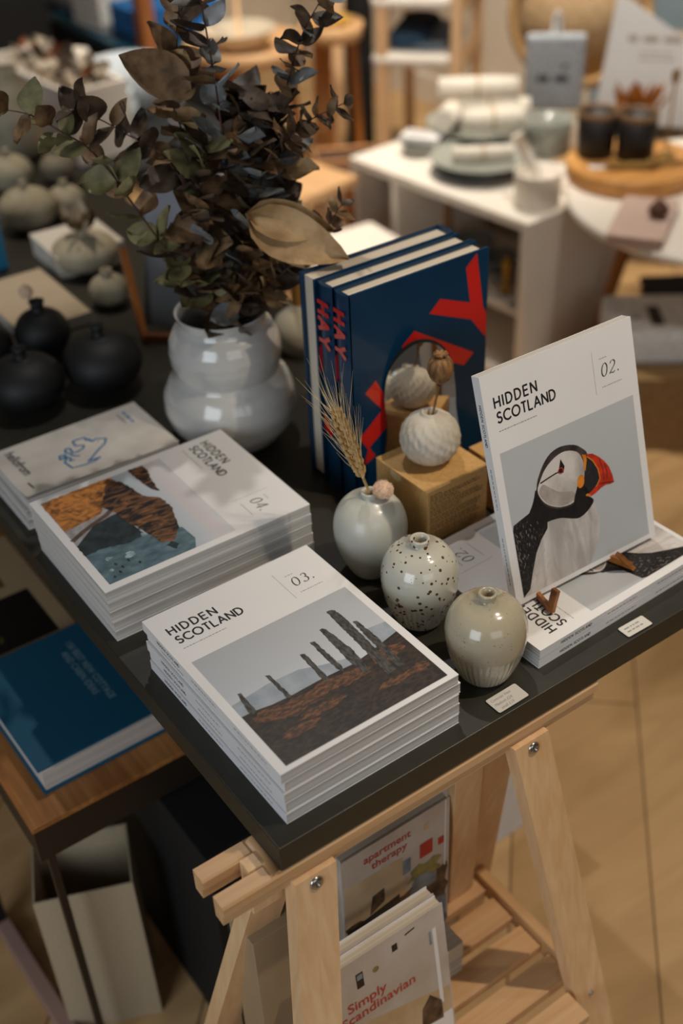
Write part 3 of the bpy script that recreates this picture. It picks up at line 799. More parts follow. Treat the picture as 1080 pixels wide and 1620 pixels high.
m.prism([(0.028, 0.0872), (0.046, 0.0872), (0.046, 0.0815), (0.040, 0.0775), (0.034, 0.0775), (0.028, 0.0815)], 0, 0.0005)
m.build('tab', mat('kraft_tab_edge', '#d8bd8e', 0.7), kb)
kb2 = dup(kb, 'second brown kraft box behind, half hidden by the upright puffin magazine', (0.4700, 0.2700, T - 0.0), R(0.0))
kb2.scale = (0.95, 0.80, 0.76)
kb2.location = (0.4760, 0.2320, T)

M['bisque'] = mat('unglazed_white_bisque', '#cfc6b6', 0.7, '#bfb5a4', 55)
def carved(r, a, z):
    if z < .004 or z > .056: return r
    k = math.sin(math.pi * z / .06)
    return r - 0.0011 * k * (0.5 + 0.5 * math.cos(a * 26 + math.sin(z * 330) * 1.1)) + 0.0005 * math.sin(z * 520 + a * 13)
sph = [(0.0130, 0), (0.0160, 0.001)] + [(0.0348 * math.sin(R(27 + 138 * i / 28)) ** .92, 0.0017 + 0.0595 * (1 - math.cos(R(27 + 138 * i / 28)) - .109) / (1.966 - .109) * 1.0) for i in range(1, 28)] + [(0.0105, 0.0615), (0.0100, 0.0638), (0.0090, 0.0643), (0.0078, 0.0636), (0.0075, 0.058), (0.0005, 0.050)]
vase('round_vase', 'small round carved white vase standing on the kraft box', (0.4039, 0.2909, T + 0.0889), sph, M['bisque'], n=180, mod=carved)

pd = thing('poppy_pod', 'dried brown poppy seed head on a stem in the carved round vase', 'dried flower', (0, 0, 0))
podm = mat('dried_poppy_brown', '#9a7040', 0.7, '#5c3d20', 200, 6, (1, 1, .3))
m = MB(); m.tube([(0.404, 0.291, 0.850), (0.4075, 0.2909, 0.888), (0.4125, 0.2909, 0.906), (0.4160, 0.2909, 0.922)], [0.0013, 0.0012, 0.0014, 0.0026], 8); m.build('stem', podm, pd)
m = MB(); m.lathe([(0.0022, 0), (0.005, 0.003), (0.0112, 0.009), (0.0142, 0.018), (0.0138, 0.027), (0.0098, 0.034), (0.003, 0.0360)], 30, 0, (0.4180, 0.2909, 0.922), lambda r, a, z: r * (1 + .045 * math.cos(a * 10)), True, True); m.build('seed_head', podm, pd)
m = MB()
for k in range(9):
    a = 2 * math.pi * k / 9; m.bar((0.418, 0.2909, 0.959), (0.418 + .0082 * math.cos(a), 0.2909 + .0082 * math.sin(a), 0.9605), 0.0036, 0.0012)
m.build('crown', podm, pd)

# pebble-shaped mirror standing behind the kraft box
mir = bpy.data.materials.new('mirror_glass'); mir.use_nodes = True
bs = mir.node_tree.nodes['Principled BSDF']; bs.inputs['Metallic'].default_value = 1; bs.inputs['Roughness'].default_value = 0.015
nzm = mir.node_tree.nodes.new('ShaderNodeTexNoise'); nzm.inputs['Scale'].default_value = 3
rpm = mir.node_tree.nodes.new('ShaderNodeValToRGB'); rpm.color_ramp.elements[0].color = (.74, .71, .66, 1); rpm.color_ramp.elements[1].color = (.78, .75, .70, 1)
mir.node_tree.links.new(nzm.outputs['Fac'], rpm.inputs[0]); mir.node_tree.links.new(rpm.outputs[0], bs.inputs['Base Color'])
ms = thing('table_mirror', 'pebble-shaped standing mirror behind the carved vase, leaning by the red and blue books', 'mirror', (0, 0, 0))
mo = Vector((0.4400, 0.3500, 0.834)); nn = Vector((-0.50, -0.9, 0.03)).normalized(); mxx = Vector((0, 0, 1)).cross(nn).normalized() ; myy = nn.cross(mxx)
MM = Matrix(((mxx.x, myy.x, nn.x, mo.x), (mxx.y, myy.y, nn.y, mo.y), (mxx.z, myy.z, nn.z, mo.z), (0, 0, 0, 1)))
outl = smooth_poly([(-0.052, 0.045), (-0.040, 0.078), (-0.010, 0.100), (0.020, 0.099), (0.040, 0.080), (0.047, 0.050), (0.049, 0.015), (0.056, -0.030), (0.060, -0.065), (0.045, -0.095), (0.0, -0.101), (-0.038, -0.095), (-0.055, -0.060), (-0.050, -0.010)], 5)
outl = [(x * 0.84, y) for x, y in outl]
m = MB(); m.M = MM
RC = 0.60; rings = []
for k in range(9):
    s = 1 - k / 9.0
    rings.append([m._v((x * s, y * s, -((x * s) ** 2 + (y * s) ** 2) / (2 * RC))) for x, y in outl])
cv = m._v((0, 0, 0))
for a, b_ in zip(rings, rings[1:]):
    for i in range(len(outl)):
        j = (i + 1) % len(outl); fc = m.bm.faces.new((a[i], a[j], b_[j], b_[i])); fc.smooth = True
for i in range(len(outl)):
    fc = m.bm.faces.new((rings[-1][i], rings[-1][(i + 1) % len(outl)], cv)); fc.smooth = True
m.build('glass', mir, ms)
m = MB(); m.M = MM; m.prism([(x * 1.015, y * 1.012) for x, y in outl], -0.0155, -0.0112); m.build('backing', M['black'], ms)
m = MB(); m.M = MM; 
n_ = len(outl)
lo = [m._v((x, y, -0.0112)) for x, y in outl]; hi = [m._v((x * 1.0, y * 1.0, -(x * x + y * y) / (2 * RC) - .0001)) for x, y in outl]
for i in range(n_):
    m.bm.faces.new((lo[i], lo[(i + 1) % n_], hi[(i + 1) % n_], hi[i]))
m.build('rim', M['black'], ms)

# price cards
def price_card(label, a, rz, w_, d_, lines, seed):
    r_ = thing('price_card', label, 'card', a, rz)
    m = MB(); rr = 0.002
    pts = []
    for cx, cy, a0 in ((w_ - rr, d_ - rr, 0), (rr, d_ - rr, 90), (rr, rr, 180), (w_ - rr, rr, 270)):
        pts += arc(cx, cy, rr, a0, a0 + 90, 4)
    m.prism(pts, 0, 0.0012, 0)
    m.prism([(x * .985 + .0004, y * .98 + .0003) for x, y in pts], 0.0012, 0.0016, 1)
    rnd = random.Random(seed)
    for (x, y, s) in lines:
        m.text(s, 0.0052, x, y, 0.00168, 2, 0, 0.85, 0, 0.25)
    if not lines: tiny_lines(m, 0.005, 0.0105, w_ - 0.010, 2, 0.0050, 0.0016, 0.00168, 2, seed, 0.2)
    m.build('card', [M['black'], mat('card_paper', '#d9d3c8', 0.6), M['grey_ink']], r_)
    return r_
price_card('small handwritten price card in front of the cream vase', (0.2592, 0.0040, T), R(1.0), 0.0400, 0.0215, ((0.003, 0.0148, 'Contrast Vase'), (0.003, 0.0085, 'Medium £24'), (0.006, 0.0025, 'small £19')), 1)
cd = price_card('small handwritten price card below the spine of the flat puffin magazines', (0.4368, 0.0035, T), R(-1.0), 0.0360, 0.0165, (), 2)

# ------------------------------------------------------------------ three blue design books
hb = mat('glossy_petrol_cover', '#06324f', 0.25, '#052c47', 12, coat=0.25, spec=.3)
hr = mat('red_cover_print', '#c8201c', 0.22, '#bf1e1a', 12, coat=0.8)
hp = pages_mat('book_page_edges', '#d5c7b2', '#bfb09a')
letters = [[(0.1881, 0.2708), (0.1719, 0.2575), (0.1794, 0.2107), (0.1336, 0.2299), (0.1174, 0.2161), (0.1817, 0.1877), (0.206, 0.156), (0.206, 0.1883), (0.2001, 0.1989)],
           [(0.0953, 0.2014), (0.1873, 0.1413), (0.1718, 0.1289), (0.0900, 0.1760), (0.0762, 0.1867)],
           [(0.0381, 0.1564), (0.0228, 0.1445), (0.0466, 0.1138), (0.0125, 0.0869), (0.0243, 0.0661), (0.0165, 0.045), (0.0351, 0.0535), (0.0264, 0.0687), (0.0544, 0.0885), (0.0745, 0.0620), (0.0890, 0.0740), (0.0640, 0.1060)]]


def hay(label, x0, yf, t, flip=False):
    r_ = thing('design_book', label, 'book', (x0, yf, T), 0, 'blue design books with red lettering')
    w_, h_ = 0.207, 0.2735
    m = MB(); m.box((0.004, 0, 0), (w_, 0.003, h_), 0, 0.0006)
    m.M = Matrix(((1, 0, 0, 0), (0, 0, -1, -0.0001), (0, 1, 0, 0), (0, 0, 0, 1)))
    for L_ in letters: m.flat(L_, 0, 1)
    m.build('front_cover', [hb, hr], r_)
    m = MB(); m.box((0.004, t - 0.003, 0), (w_, t, h_), 0, 0.0006)
    m.M = Matrix(((-1, 0, 0, w_), (0, 0, 1, t + 0.0001), (0, 1, 0, 0), (0, 0, 0, 1)))
    for L_ in letters: m.flat([(x, y) for x, y in L_], 0, 1)
    m.build('back_cover', [hb, hr], r_)
    m = MB()
    n = 8; q = [(0.004, 0.0)] + [(0.004 - 0.004 * math.sin(math.pi * k / n), t * k / n) for k in range(1, n)] + [(0.004, t), (0.0065, t), (0.0065, 0)]
    m.prism(q, 0, h_, 0)
    m.M = Matrix(((0, 0, -1, -0.0001), (0, -1, 0, 0), (-1, 0, 0, 0), (0, 0, 0, 1)))
    # lettering runs down the spine
    m.M = Matrix(((0, 0, -1, -0.0004), (0, 1, 0, t / 2), (-1, 0, 0, h_), (0, 0, 0, 1)))
    m.M = Matrix(((0, 0, -1, -0.0004), (0, -1, 0, t / 2), (-1, 0, 0, h_), (0, 0, 0, 1)))
    hh = t * .70
    caps(m, 'HAY', 0.022, -hh / 2, hh, 0.055, 0.0, 1, 0.0050)
    m.flat([(0.168, -t * .30), (0.184, 0.3 * t), (0.20, t * .2), (0.19, -t * .36)], 0, 1)
    m.build('spine', [hb, hr], r_)
    m = MB(); m.box((0.0065, 0.003, 0.003), (w_ - 0.006, t - 0.003, h_ - 0.0045), 0)
    m.build('page_block', mat('x', '#fff') if False else PB, r_)
    if flip:
        r_.rotation_euler = (0, 0, math.pi); r_.location = (x0 + w_, yf + t, T)
    return r_


def pages_axis(name, c1, c2, sc):
    m = pages_mat(name, c1, c2)
    [n for n in m.node_tree.nodes if n.type == 'MAPPING'][0].inputs['Scale'].default_value = sc
    return m


PB = pages_axis('upright_book_pages', '#d8cbb8', '#bdae98', (2, 900, 2))
hay('blue hardback with big red letters, front one of three standing together', 0.3560, 0.3790, 0.0262)
hay('blue hardback in the middle of the three standing design books', 0.3545, 0.4075, 0.0275)
hay('blue hardback at the rear of the three design books, its page edges facing left', 0.3550, 0.4375, 0.0310, True)

# ------------------------------------------------------------------ large white vase and the dried eucalyptus
wv = [(0.045, 0), (0.052, 0.001), (0.066, 0.012), (0.080, 0.032), (0.0865, 0.055), (0.0850, 0.075), (0.0770, 0.092), (0.0690, 0.1005), (0.0665, 0.1055), (0.0685, 0.112), (0.0710, 0.124), (0.0715, 0.137), (0.0690, 0.151), (0.0630, 0.163), (0.0572, 0.170), (0.0552, 0.175), (0.0565, 0.182), (0.0585, 0.1870), (0.0572, 0.1878), (0.0548, 0.186), (0.0520, 0.176), (0.052, 0.15), (0.06, 0.12), (0.05, 0.06), (0.001, 0.02)]
def throwing(r, a, z): return r + 0.00035 * math.sin(z * 900 + a) if z < .18 else r
wvp = []
for (r0, z0), (r1, z1) in zip(wv, wv[1:]):
    for k in range(3): wvp.append((r0 + (r1 - r0) * k / 3, z0 + (z1 - z0) * k / 3))
wvp.append(wv[-1])
M['white_glaze'] = mat('glossy_white_glaze', '#c9c6c0', 0.15, '#bfbcb5', 9, 5, (1, 1, 6), coat=0.6)
vase('double_bulb_vase', 'large glossy white double-bulb vase full of dried eucalyptus', (0.3210, 0.6005, T), wvp, M['white_glaze'], n=72, mod=throwing)

leafm = [mat('dried_leaf_brown', '#8a6a48', 0.6, '#5a4229', 70, 6), mat('dried_leaf_olive', '#8a8156', 0.6, '#67603f', 60, 5), mat('dried_leaf_dark', '#5a4838', 0.5, '#3a2c20', 60, 6), mat('dried_leaf_grey', '#8a9094', 0.5, '#6f6c62', 50, 4), mat('dried_leaf_tan', '#b8966a', 0.7, '#94744a', 60, 5)]
twig = mat('reddish_brown_twig', '#5a3426', 0.6, '#3c241a', 80)


def leaf(mb, p, d, nrm, L_, w_, mi, curl, cup, seed):
    d = d.normalized(); s = d.cross(nrm)
    if s.length < 1e-3: s = d.orthogonal()
    s.normalize(); n = s.cross(d)
    rows = 8; grid = []
    rnd = random.Random(seed); wob = rnd.uniform(-.2, .2)
    for i in range(rows + 1):
        t = i / rows
        hw_ = w_ * 0.5 * (math.sin(math.pi * min(1, t ** 0.8 * 0.97 + .03)) ** 0.8) if 0 < i < rows else 0.0006
        c = p + d * (L_ * t) + n * (curl * L_ * (t * t - .3 * t)) + s * (wob * L_ * t * t)
        grid.append([mb._v(c + s * hw_ * q + n * (cup * w_ * (q * q) + .05 * w_ * math.sin(7 * t + 3 * q + seed))) for q in (-1, -.5, 0, .5, 1)])
    for a, b_ in zip(grid, grid[1:]):
        for k in range(4):
            f = mb.bm.faces.new((a[k], a[k + 1], b_[k + 1], b_[k])); f.material_index = mi; f.smooth = True


def branch(label, pts, n_, Lr, pal, seed, start=0.25, group='dried eucalyptus branches in the white vase', rad=0.0016, size_end=1.0, spread=1.0):
    rnd = random.Random(seed)
    r_ = thing('eucalyptus_branch', label, 'dried branch', (0, 0, 0), 0, group)
    P = [Vector(p) for p in pts]
    cp = [P[0]]
    fine = []
    for i in range(len(P) - 1):
        p0, p1, p2, p3 = P[max(0, i - 1)], P[i], P[i + 1], P[min(len(P) - 1, i + 2)]
        for k in range(5):
            t = k / 5
            fine.append(0.5 * ((2 * p1) + (p2 - p0) * t + (2 * p0 - 5 * p1 + 4 * p2 - p3) * t * t + (3 * p1 - p0 - 3 * p2 + p3) * t ** 3))
    fine.append(P[-1])
    m = MB(); m.tube(fine, [rad * (1 - .65 * i / len(fine)) for i in range(len(fine))], 6); m.build('stem', twig, r_)
    m = MB(); N = len(fine) - 1
    for i in range(n_):
        t = start + (1 - start) * (i // 2) / max(1, (n_ - 1) // 2)
        x = min(N - 1e-4, t * N); k = int(x); c = fine[k].lerp(fine[k + 1], x - k); td = (fine[k + 1] - fine[k]).normalized()
        ang = (i // 2) * 1.35 + (i % 2) * math.pi + rnd.uniform(-.5, .5)
        o = td.orthogonal().normalized(); o2 = td.cross(o)
        out = o * math.cos(ang) + o2 * math.sin(ang)
        d = (out * spread + td * rnd.uniform(.1, .75) + Vector((0, 0, rnd.uniform(-.25, .2)))).normalized()
        sz = rnd.uniform(*Lr) * (1 + (size_end - 1) * t)
        leaf(m, c, d, td + out * rnd.uniform(-.5, .5) + Vector((rnd.uniform(-.5, .5), -rnd.uniform(.2, .9), rnd.uniform(-.2, .5))), sz, sz * rnd.uniform(.6, .82), rnd.choice(pal), rnd.uniform(-.25, .35), rnd.uniform(-.05, .22), rnd.randint(0, 99))
    m.build('leaves', leafm, r_)
    return r_


mouth = (0.3200, 0.5900, T + 0.05)
branch('long olive eucalyptus branch arching far left over the round vases', [mouth, (0.300, 0.570, 0.942), (0.268, 0.571, 0.995), (0.239, 0.585, 1.053), (0.220, 0.596, 1.096), (0.208, 0.602, 1.123), (0.188, 0.612, 1.157), (0.167, 0.623, 1.176), (0.141, 0.637, 1.197), (0.114, 0.652, 1.206), (0.100, 0.659, 1.210)], 26, (.042, .056), [1, 1, 1, 0, 1], 5, 0.22, size_end=.72)
branch('dark eucalyptus branch reaching left just above the olive one', [mouth, (0.309, 0.575, 0.932), (0.296, 0.578, 1.04), (0.283, 0.585, 1.102), (0.262, 0.596, 1.14), (0.237, 0.609, 1.16), (0.212, 0.622, 1.18), (0.190, 0.634, 1.192)], 26, (.034, .048), [2, 2, 0, 2], 9, 0.2)
branch('brown spotted eucalyptus branch rising at upper left', [mouth, (0.330, 0.605, 0.907), (0.325, 0.619, 1.05), (0.316, 0.624, 1.12), (0.303, 0.629, 1.186), (0.312, 0.623, 1.226), (0.322, 0.619, 1.285)], 34, (.034, .050), [0, 0, 2, 4, 0, 0], 13, 0.2)
branch('tall thin eucalyptus branch with narrow grey leaves leaving the top of the frame', [mouth, (0.321, 0.58, 0.927), (0.331, 0.571, 1.086), (0.330, 0.571, 1.187), (0.327, 0.573, 1.247), (0.322, 0.575, 1.310), (0.318, 0.576, 1.36)], 30, (.034, .046), [0, 3, 2, 3, 0], 17, 0.2)
branch('eucalyptus branch with small paired leaves rising to upper right', [mouth, (0.334, 0.592, 0.916), (0.373, 0.571, 1.075), (0.398, 0.558, 1.154), (0.414, 0.549, 1.208), (0.428, 0.542, 1.247), (0.449, 0.531, 1.282)], 32, (.032, .046), [2, 2, 0, 3, 0], 21, 0.2, size_end=.80)
branch('thin eucalyptus twig with tiny leaves pointing right', [mouth, (0.322, 0.562, 0.936), (0.361, 0.535, 1.112), (0.385, 0.519, 1.145), (0.407, 0.507, 1.164), (0.441, 0.490, 1.179)], 32, (.026, .038), [2, 0, 2, 0], 25, 0.18, size_end=.65)
branch('short eucalyptus twig with small leaves at lower right above the blue books', [mouth, (0.318, 0.556, 0.941), (0.352, 0.527, 0.977), (0.388, 0.507, 1.014), (0.408, 0.496, 1.035), (0.429, 0.485, 1.067)], 24, (.028, .040), [4, 2, 0, 4, 2], 29, 0.3, size_end=.65)
branch('dense dark upright eucalyptus branch in the middle of the bunch', [mouth, (0.346, 0.628, 0.917), (0.363, 0.621, 1.023), (0.378, 0.612, 1.115), (0.376, 0.610, 1.175)], 54, (.036, .052), [2, 2, 3, 0, 2], 33, 0.18)
branch('dense brown eucalyptus branch at the front of the bunch', [mouth, (0.322, 0.560, 0.935), (0.330, 0.552, 1.010), (0.345, 0.548, 1.085), (0.352, 0.548, 1.140)], 54, (.036, .052), [2, 0, 2, 3, 0], 37, 0.20)
branch('short dark eucalyptus branch filling the left of the vase mouth', [mouth, (0.306, 0.578, 0.935), (0.290, 0.572, 1.000), (0.293, 0.570, 1.075), (0.310, 0.574, 1.140)], 50, (.036, .050), [2, 0, 2, 0, 1, 3], 41, 0.24)
branch('leafy dark eucalyptus branch between the centre and the right twigs', [mouth, (0.350, 0.590, 0.935), (0.380, 0.573, 1.030), (0.394, 0.560, 1.105), (0.386, 0.558, 1.170)], 50, (.034, .050), [2, 2, 0, 4, 3], 45, 0.22)
branch('low olive eucalyptus sprig at the left above the rim of the white vase', [mouth, (0.305, 0.586, 0.925), (0.288, 0.582, 0.985), (0.268, 0.578, 1.040)], 28, (.036, .054), [1, 1, 2, 0], 49, 0.55)
branch('low brown eucalyptus sprig at the right above the rim of the white vase', [mouth, (0.340, 0.570, 0.925), (0.358, 0.556, 0.962), (0.378, 0.544, 1.000)], 24, (.034, .048), [4, 2, 0, 2], 53, 0.55)

bl = thing('dried_leaf', 'big pale tan dried leaf hanging at the right of the bunch', 'dried leaf', (0, 0, 0))
m = MB(); vw = Vector((-.45, -.67, .45))
leaf(m, Vector((0.322, 0.520, 1.076)), Vector((0.072, -0.046, -0.062)), vw, 0.124, 0.060, 0, 0.16, 0.22, 4)
leaf(m, Vector((0.322, 0.522, 1.074)), Vector((0.086, -0.044, -0.030)), vw, 0.105, 0.046, 0, -.14, 0.26, 9)
leaf(m, Vector((0.326, 0.516, 1.078)), Vector((0.060, -0.050, -0.072)), vw, 0.090, 0.040, 0, .05, -0.24, 6)
m.build('blade', mat('pale_tan_leaf', '#bd9d72', 0.7, '#9a7b52', 40, 6, (1, 1, 1)), bl)
bl2 = thing('dried_leaf', 'big brown spotted dried leaf at the upper left of the bunch', 'dried leaf', (0, 0, 0))
m = MB(); leaf(m, Vector((0.306, 0.586, 1.200)), Vector((-0.054, 0.028, 0.042)), vw, 0.084, 0.050, 0, 0.05, 0.10, 7); m.build('blade', leafm[0], bl2)
# ------------------------------------------------------------------ booklets with the blue line drawing, at the far left edge
blu = mat('blue_line_ink', '#176a9c', 0.5)
wash = mat('pale_grey_wash_print', '#d3ccc2', 0.5, '#bfb8b0', 22, 4)
def booklet(label, top_one):
    r_ = thing('booklet', label, 'magazine', (0, 0, 0), 0, 'small booklets with a blue line drawing')
    w_, h_, t = 0.125, 0.205, 0.0145
    m = MB()
    n = 14; g = []; gl = []
    for i in range(n + 1):
        row = []; rl = []
        for j in range(5):
            x = w_ * i / n; y = h_ * j / 4
            lift = 0.006 * max(0, (i / n - .55) / .45) ** 2 * max(0, 1 - j / 4 * 1.1) if top_one else 0
            row.append(m._v((x, y, t - 0.0005 + lift))); rl.append(m._v((x, y, t - 0.0008 + lift)))
        g.append(row); gl.append(rl)
    for i in range(n):
        for k in range(4):
            m.bm.faces.new((g[i][k], g[i + 1][k], g[i + 1][k + 1], g[i][k + 1])); m.bm.faces.new((gl[i][k], gl[i][k + 1], gl[i + 1][k + 1], gl[i + 1][k]))
    for i in range(n):
        m.bm.faces.new((gl[i][0], gl[i + 1][0], g[i + 1][0], g[i][0])); m.bm.faces.new((g[i][4], g[i + 1][4], gl[i + 1][4], gl[i][4]))
    for k in range(4):
        m.bm.faces.new((g[0][k], g[0][k + 1], gl[0][k + 1], gl[0][k])); m.bm.faces.new((gl[n][k], gl[n][k + 1], g[n][k + 1], g[n][k]))
    z = t - 0.00042
    if top_one:
        zz_ = lambda x, y: z + 0.006 * max(0, (x / w_ - .55) / .45) ** 2 * max(0, 1 - y / h_ * 1.1)
        before = set(m.bm.verts)
        m.text('hellofrom', 0.0185, 0.0115, 0.0168, z, 2, R(1.5), 0.86, 0.00035)
        m.ribbon([(0.0915, 0.0150), (0.1080, 0.0155)], 0.0022, z, 2)
        bear = [[(0.0384, 0.0983), (0.0382, 0.1045), (0.0393, 0.1137), (0.0470, 0.1150), (0.0549, 0.1185), (0.0513, 0.1239), (0.0588, 0.1351), (0.0686, 0.129), (0.0777, 0.1147), (0.0904, 0.0989), (0.0937, 0.0937), (0.0944, 0.1101), (0.0985, 0.0997), (0.0988, 0.0877), (0.0955, 0.0715), (0.0767, 0.0697), (0.0697, 0.0765), (0.0640, 0.0730)],
                [(0.0384, 0.0983), (0.05, 0.0965), (0.056, 0.1060), (0.0620, 0.1017), (0.0645, 0.0921), (0.0628, 0.0868), (0.0514, 0.0886), (0.0497, 0.0833), (0.0560, 0.0800), (0.0620, 0.0830), (0.0700, 0.0850), (0.0747, 0.0908)],
                [(0.0597, 0.0704), (0.0678, 0.0679), (0.0690, 0.0750), (0.0610, 0.0780), (0.0597, 0.0704)], [(0.0680, 0.0780), (0.0730, 0.0800), (0.0780, 0.0760), (0.0790, 0.0820)], [(0.0460, 0.1120), (0.0480, 0.1180), (0.0520, 0.1170)]]
        for s in bear: m.ribbon(s, 0.0027, z + .00005, 1)
        m.flat([(0.0585 + .0012 * math.cos(R(a)), 0.1240 + .0012 * math.sin(R(a))) for a in range(0, 360, 40)], z + .00005, 1)
        tiny_lines(m, 0.014, 0.1800, 0.032, 1, .004, 0.0028, z, 1, 34, 0); tiny_lines(m, 0.016, 0.1715, 0.026, 1, .003, 0.0014, z, 2, 3, 0)
        for v in m.bm.verts:
            if v not in before: v.co.z += zz_(v.co.x, v.co.y) - z + .00004
    m.build('front_cover', [wash, blu, M['ink']], r_, None)
    m = MB(); m.box((0.0003, 0.0008, 0.0004), (w_ - 0.001, h_ - 0.0008, t - 0.0012)); m.build('page_block', M['pages'], r_)
    m = MB(); m.box((0, 0, 0), (w_, h_, 0.0004)); m.build('back_cover', M['white_card'], r_)
    return r_
b1 = booklet('pale booklet with a blue line-drawn bear and lettering, topmost of its small stack', True)
b1.location = (0.0219, 0.6975, T + 0.0295); b1.rotation_euler = (0, 0, R(-90))
b2 = booklet('middle pale booklet under the one with the blue line drawing', False); b2.location = (0.0190, 0.7010, T + 0.0148); b2.rotation_euler = (0, 0, R(-90.6))
b3 = dup(b2, 'lowest pale booklet of the small stack beside the sea-cliff magazines', (0.0175, 0.7025, T), R(-90.3))

# ------------------------------------------------------------------ round vases at the far end of the display table
M['black_clay'] = mat('matt_black_clay', '#100f0e', 0.6, '#0b0a0a', 40)
M['ribbed_clay'] = mat('pale_sand_clay', '#b5aa92', 0.75, '#a3977e', 40)
M['dark_sand_clay'] = mat('dull_sand_clay', '#8f8470', 0.75, '#7d725e', 40)


def round_vase(label, x, y, Rm, h, m, ribs=0, neck=0.0085, name='round_vase', group='round vases at the far end of the table'):
    hb_ = h * .84
    P = [(Rm * .35, 0), (Rm * .42, 0.001)]
    for i in range(1, 22):
        a = math.pi * (0.13 + 0.80 * i / 22)
        P.append((max(neck, Rm * math.sin(a) ** .9), hb_ * (1 - math.cos(a)) / 2 * 1.0))
    P += [(neck, hb_ * .985), (neck * .9, hb_ * 1.0), (neck * .95, h * .95), (neck * 1.15, h), (neck * .8, h), (neck * .7, hb_), (0.0005, hb_ * .9)]
    f = (lambda r, a, z: r - (0.0016 * (0.5 + 0.5 * math.cos(a * ribs)) if .05 * h < z < hb_ * .93 else 0)) if ribs else None
    return vase(name, label, (x, y, T), P, m, n=144 if ribs else 48, mod=f, group=group)


round_vase('matt black round vase just behind the booklets with the blue drawing', 0.1380, 0.8500, 0.0540, 0.092, M['black_clay'])
round_vase('large matt black round vase beside the white double-bulb vase', 0.2470, 0.8310, 0.0555, 0.098, M['black_clay'])
round_vase('matt black flat-topped vase holding a pale bud, behind the two nearest black vases', 0.2190, 0.9770, 0.0410, 0.088, M['black_clay'], 0, 0.0105)
round_vase('matt black vase at the left frame edge', 0.1350, 0.9900, 0.0400, 0.080, M['black_clay'])
bd = thing('pale_bud', 'pale pink fluffy bud in the flat-topped black vase', 'dried flower', (0, 0, 0))
m = MB(); m.tube([(0.219, 0.977, T + .06), (0.212, 0.983, T + .096)], 0.001, 6); m.build('stem', twig, bd)
m = MB(); m.ball((0.2095, 0.985, T + 0.1025), 0.0105, 0); m.build('flower_head', fz, bd)
round_vase('small pale ribbed round vase behind the large black one', 0.3720, 1.0680, 0.0325, 0.060, M['ribbed_clay'], 40, 0.0085)
round_vase('medium pale ribbed round vase with dried petals, in front of the white box', 0.4020, 1.2160, 0.0580, 0.075, M['ribbed_clay'], 44, 0.0090)
round_vase('pale ribbed round vase at the left edge behind the white box', 0.4000, 1.4500, 0.0530, 0.090, M['ribbed_clay'], 36, 0.0060)
round_vase('pale ribbed round vase behind the left ribbed one', 0.4500, 1.6550, 0.0460, 0.082, M['ribbed_clay'], 36, 0.007)
round_vase('small pale round vase to the right behind the white box', 0.4790, 1.4600, 0.0360, 0.068, M['ribbed_clay'], 30, 0.007)
round_vase('dull brown-grey round vase under the long olive branch', 0.5440, 1.6400, 0.0345, 0.066, M['dark_sand_clay'], 0, 0.007)
vase('tall_vase', 'tall pale sand coloured vase at the back left of the table', (0.5380, 1.8350, T), [(.035, 0), (.05, .004), (.066, .06), (.064, .11), (.045, .15), (.028, .168), (.030, .18), (.022, .178), (.001, .12)], M['ribbed_clay'])
bc = vase('cream_bottle', 'cream round vase standing between the white double-bulb vase and the blue books', (0.525, 0.745, T), [(.018, 0), (.030, .002), (.038, .02), (.040, .035), (.034, .052), (.020, .064), (.011, .068), (.010, .074), (.008, .073), (.007, .05), (.0005, .04)], mat('cream_matt_glaze', '#c7bda6', .5))
cn = thing('taper_candle', 'tall ochre yellow taper candle standing in the cream vase', 'candle', (0.525, 0.745, T + 0.052))
m = MB(); m.lathe([(0.0078, 0), (0.0080, 0.002), (0.0095, 0.012), (0.0095, 0.200), (0.006, 0.218), (0.001, 0.221)], 24); m.build('wax', mat('ochre_wax', '#b98a3e', .5), cn)
m = MB(); m.tube([(0, 0, .219), (0, 0.001, .230)], .0009, 6); m.build('wick', M['black'], cn)

dp = thing('dried_petals', 'dried brown and cream petals in the medium ribbed vase', 'dried flower', (0, 0, 0))
m = MB(); rnd = random.Random(6)
for i in range(16):
    a = rnd.uniform(0, 6.28)
    leaf(m, Vector((0.402 + .004 * math.cos(a), 1.216 + .004 * math.sin(a), T + .073)), Vector((math.cos(a) * .8, math.sin(a) * .8, rnd.uniform(.5, 1.6))), Vector((0, -.7, .7)), rnd.uniform(.03, .05), rnd.uniform(.016, .026), rnd.choice((0, 1, 1)), .2, .15, i)
m.build('petals', [leafm[0], mat('cream_petal', '#cbb79a', .7)], dp)

bx = thing('white_box', 'white flat box behind the medium ribbed vase', 'box', (0.3460, 1.2050, T), R(-3))
m = MB(); m.box((0, 0, 0), (0.12, 0.125, 0.028), 0, 0.001); m.build('tray', M['white_paint'], bx)
m = MB(); m.box((-0.001, -0.001, 0.0282), (0.121, 0.126, 0.040), 0, 0.001); m.build('lid', M['white_paint'], bx)
bk = thing('cream_book', 'cream covered book lying in front of the white box at the left edge', 'book', (0.2030, 1.0290, T), R(-1))
m = MB(); m.box((0, 0, 0.0175), (0.117, 0.205, 0.0195), 0, .0004); m.M = Matrix.Translation((0, 0, 0.01955)); tiny_lines(m, 0.075, 0.012, 0.03, 2, .004, .0016, 0, 1, 4); m.build('front_cover', [mat('cream_cover', '#cbb79c', .55), M['grey_ink']], bk)
m = MB(); m.box((0.001, 0.001, 0.002), (0.116, 0.204, 0.0173)); m.build('page_block', M['pages'], bk)
m = MB(); m.box((0, 0, 0), (0.117, 0.205, 0.0018)); m.build('back_cover', mat('cream_cover_back', '#c3ae93', .55), bk)
bgb = thing('blue_gift_box', 'bright blue upright box cut off by the left edge', 'box', (0.2050, 1.3000, T), R(8))
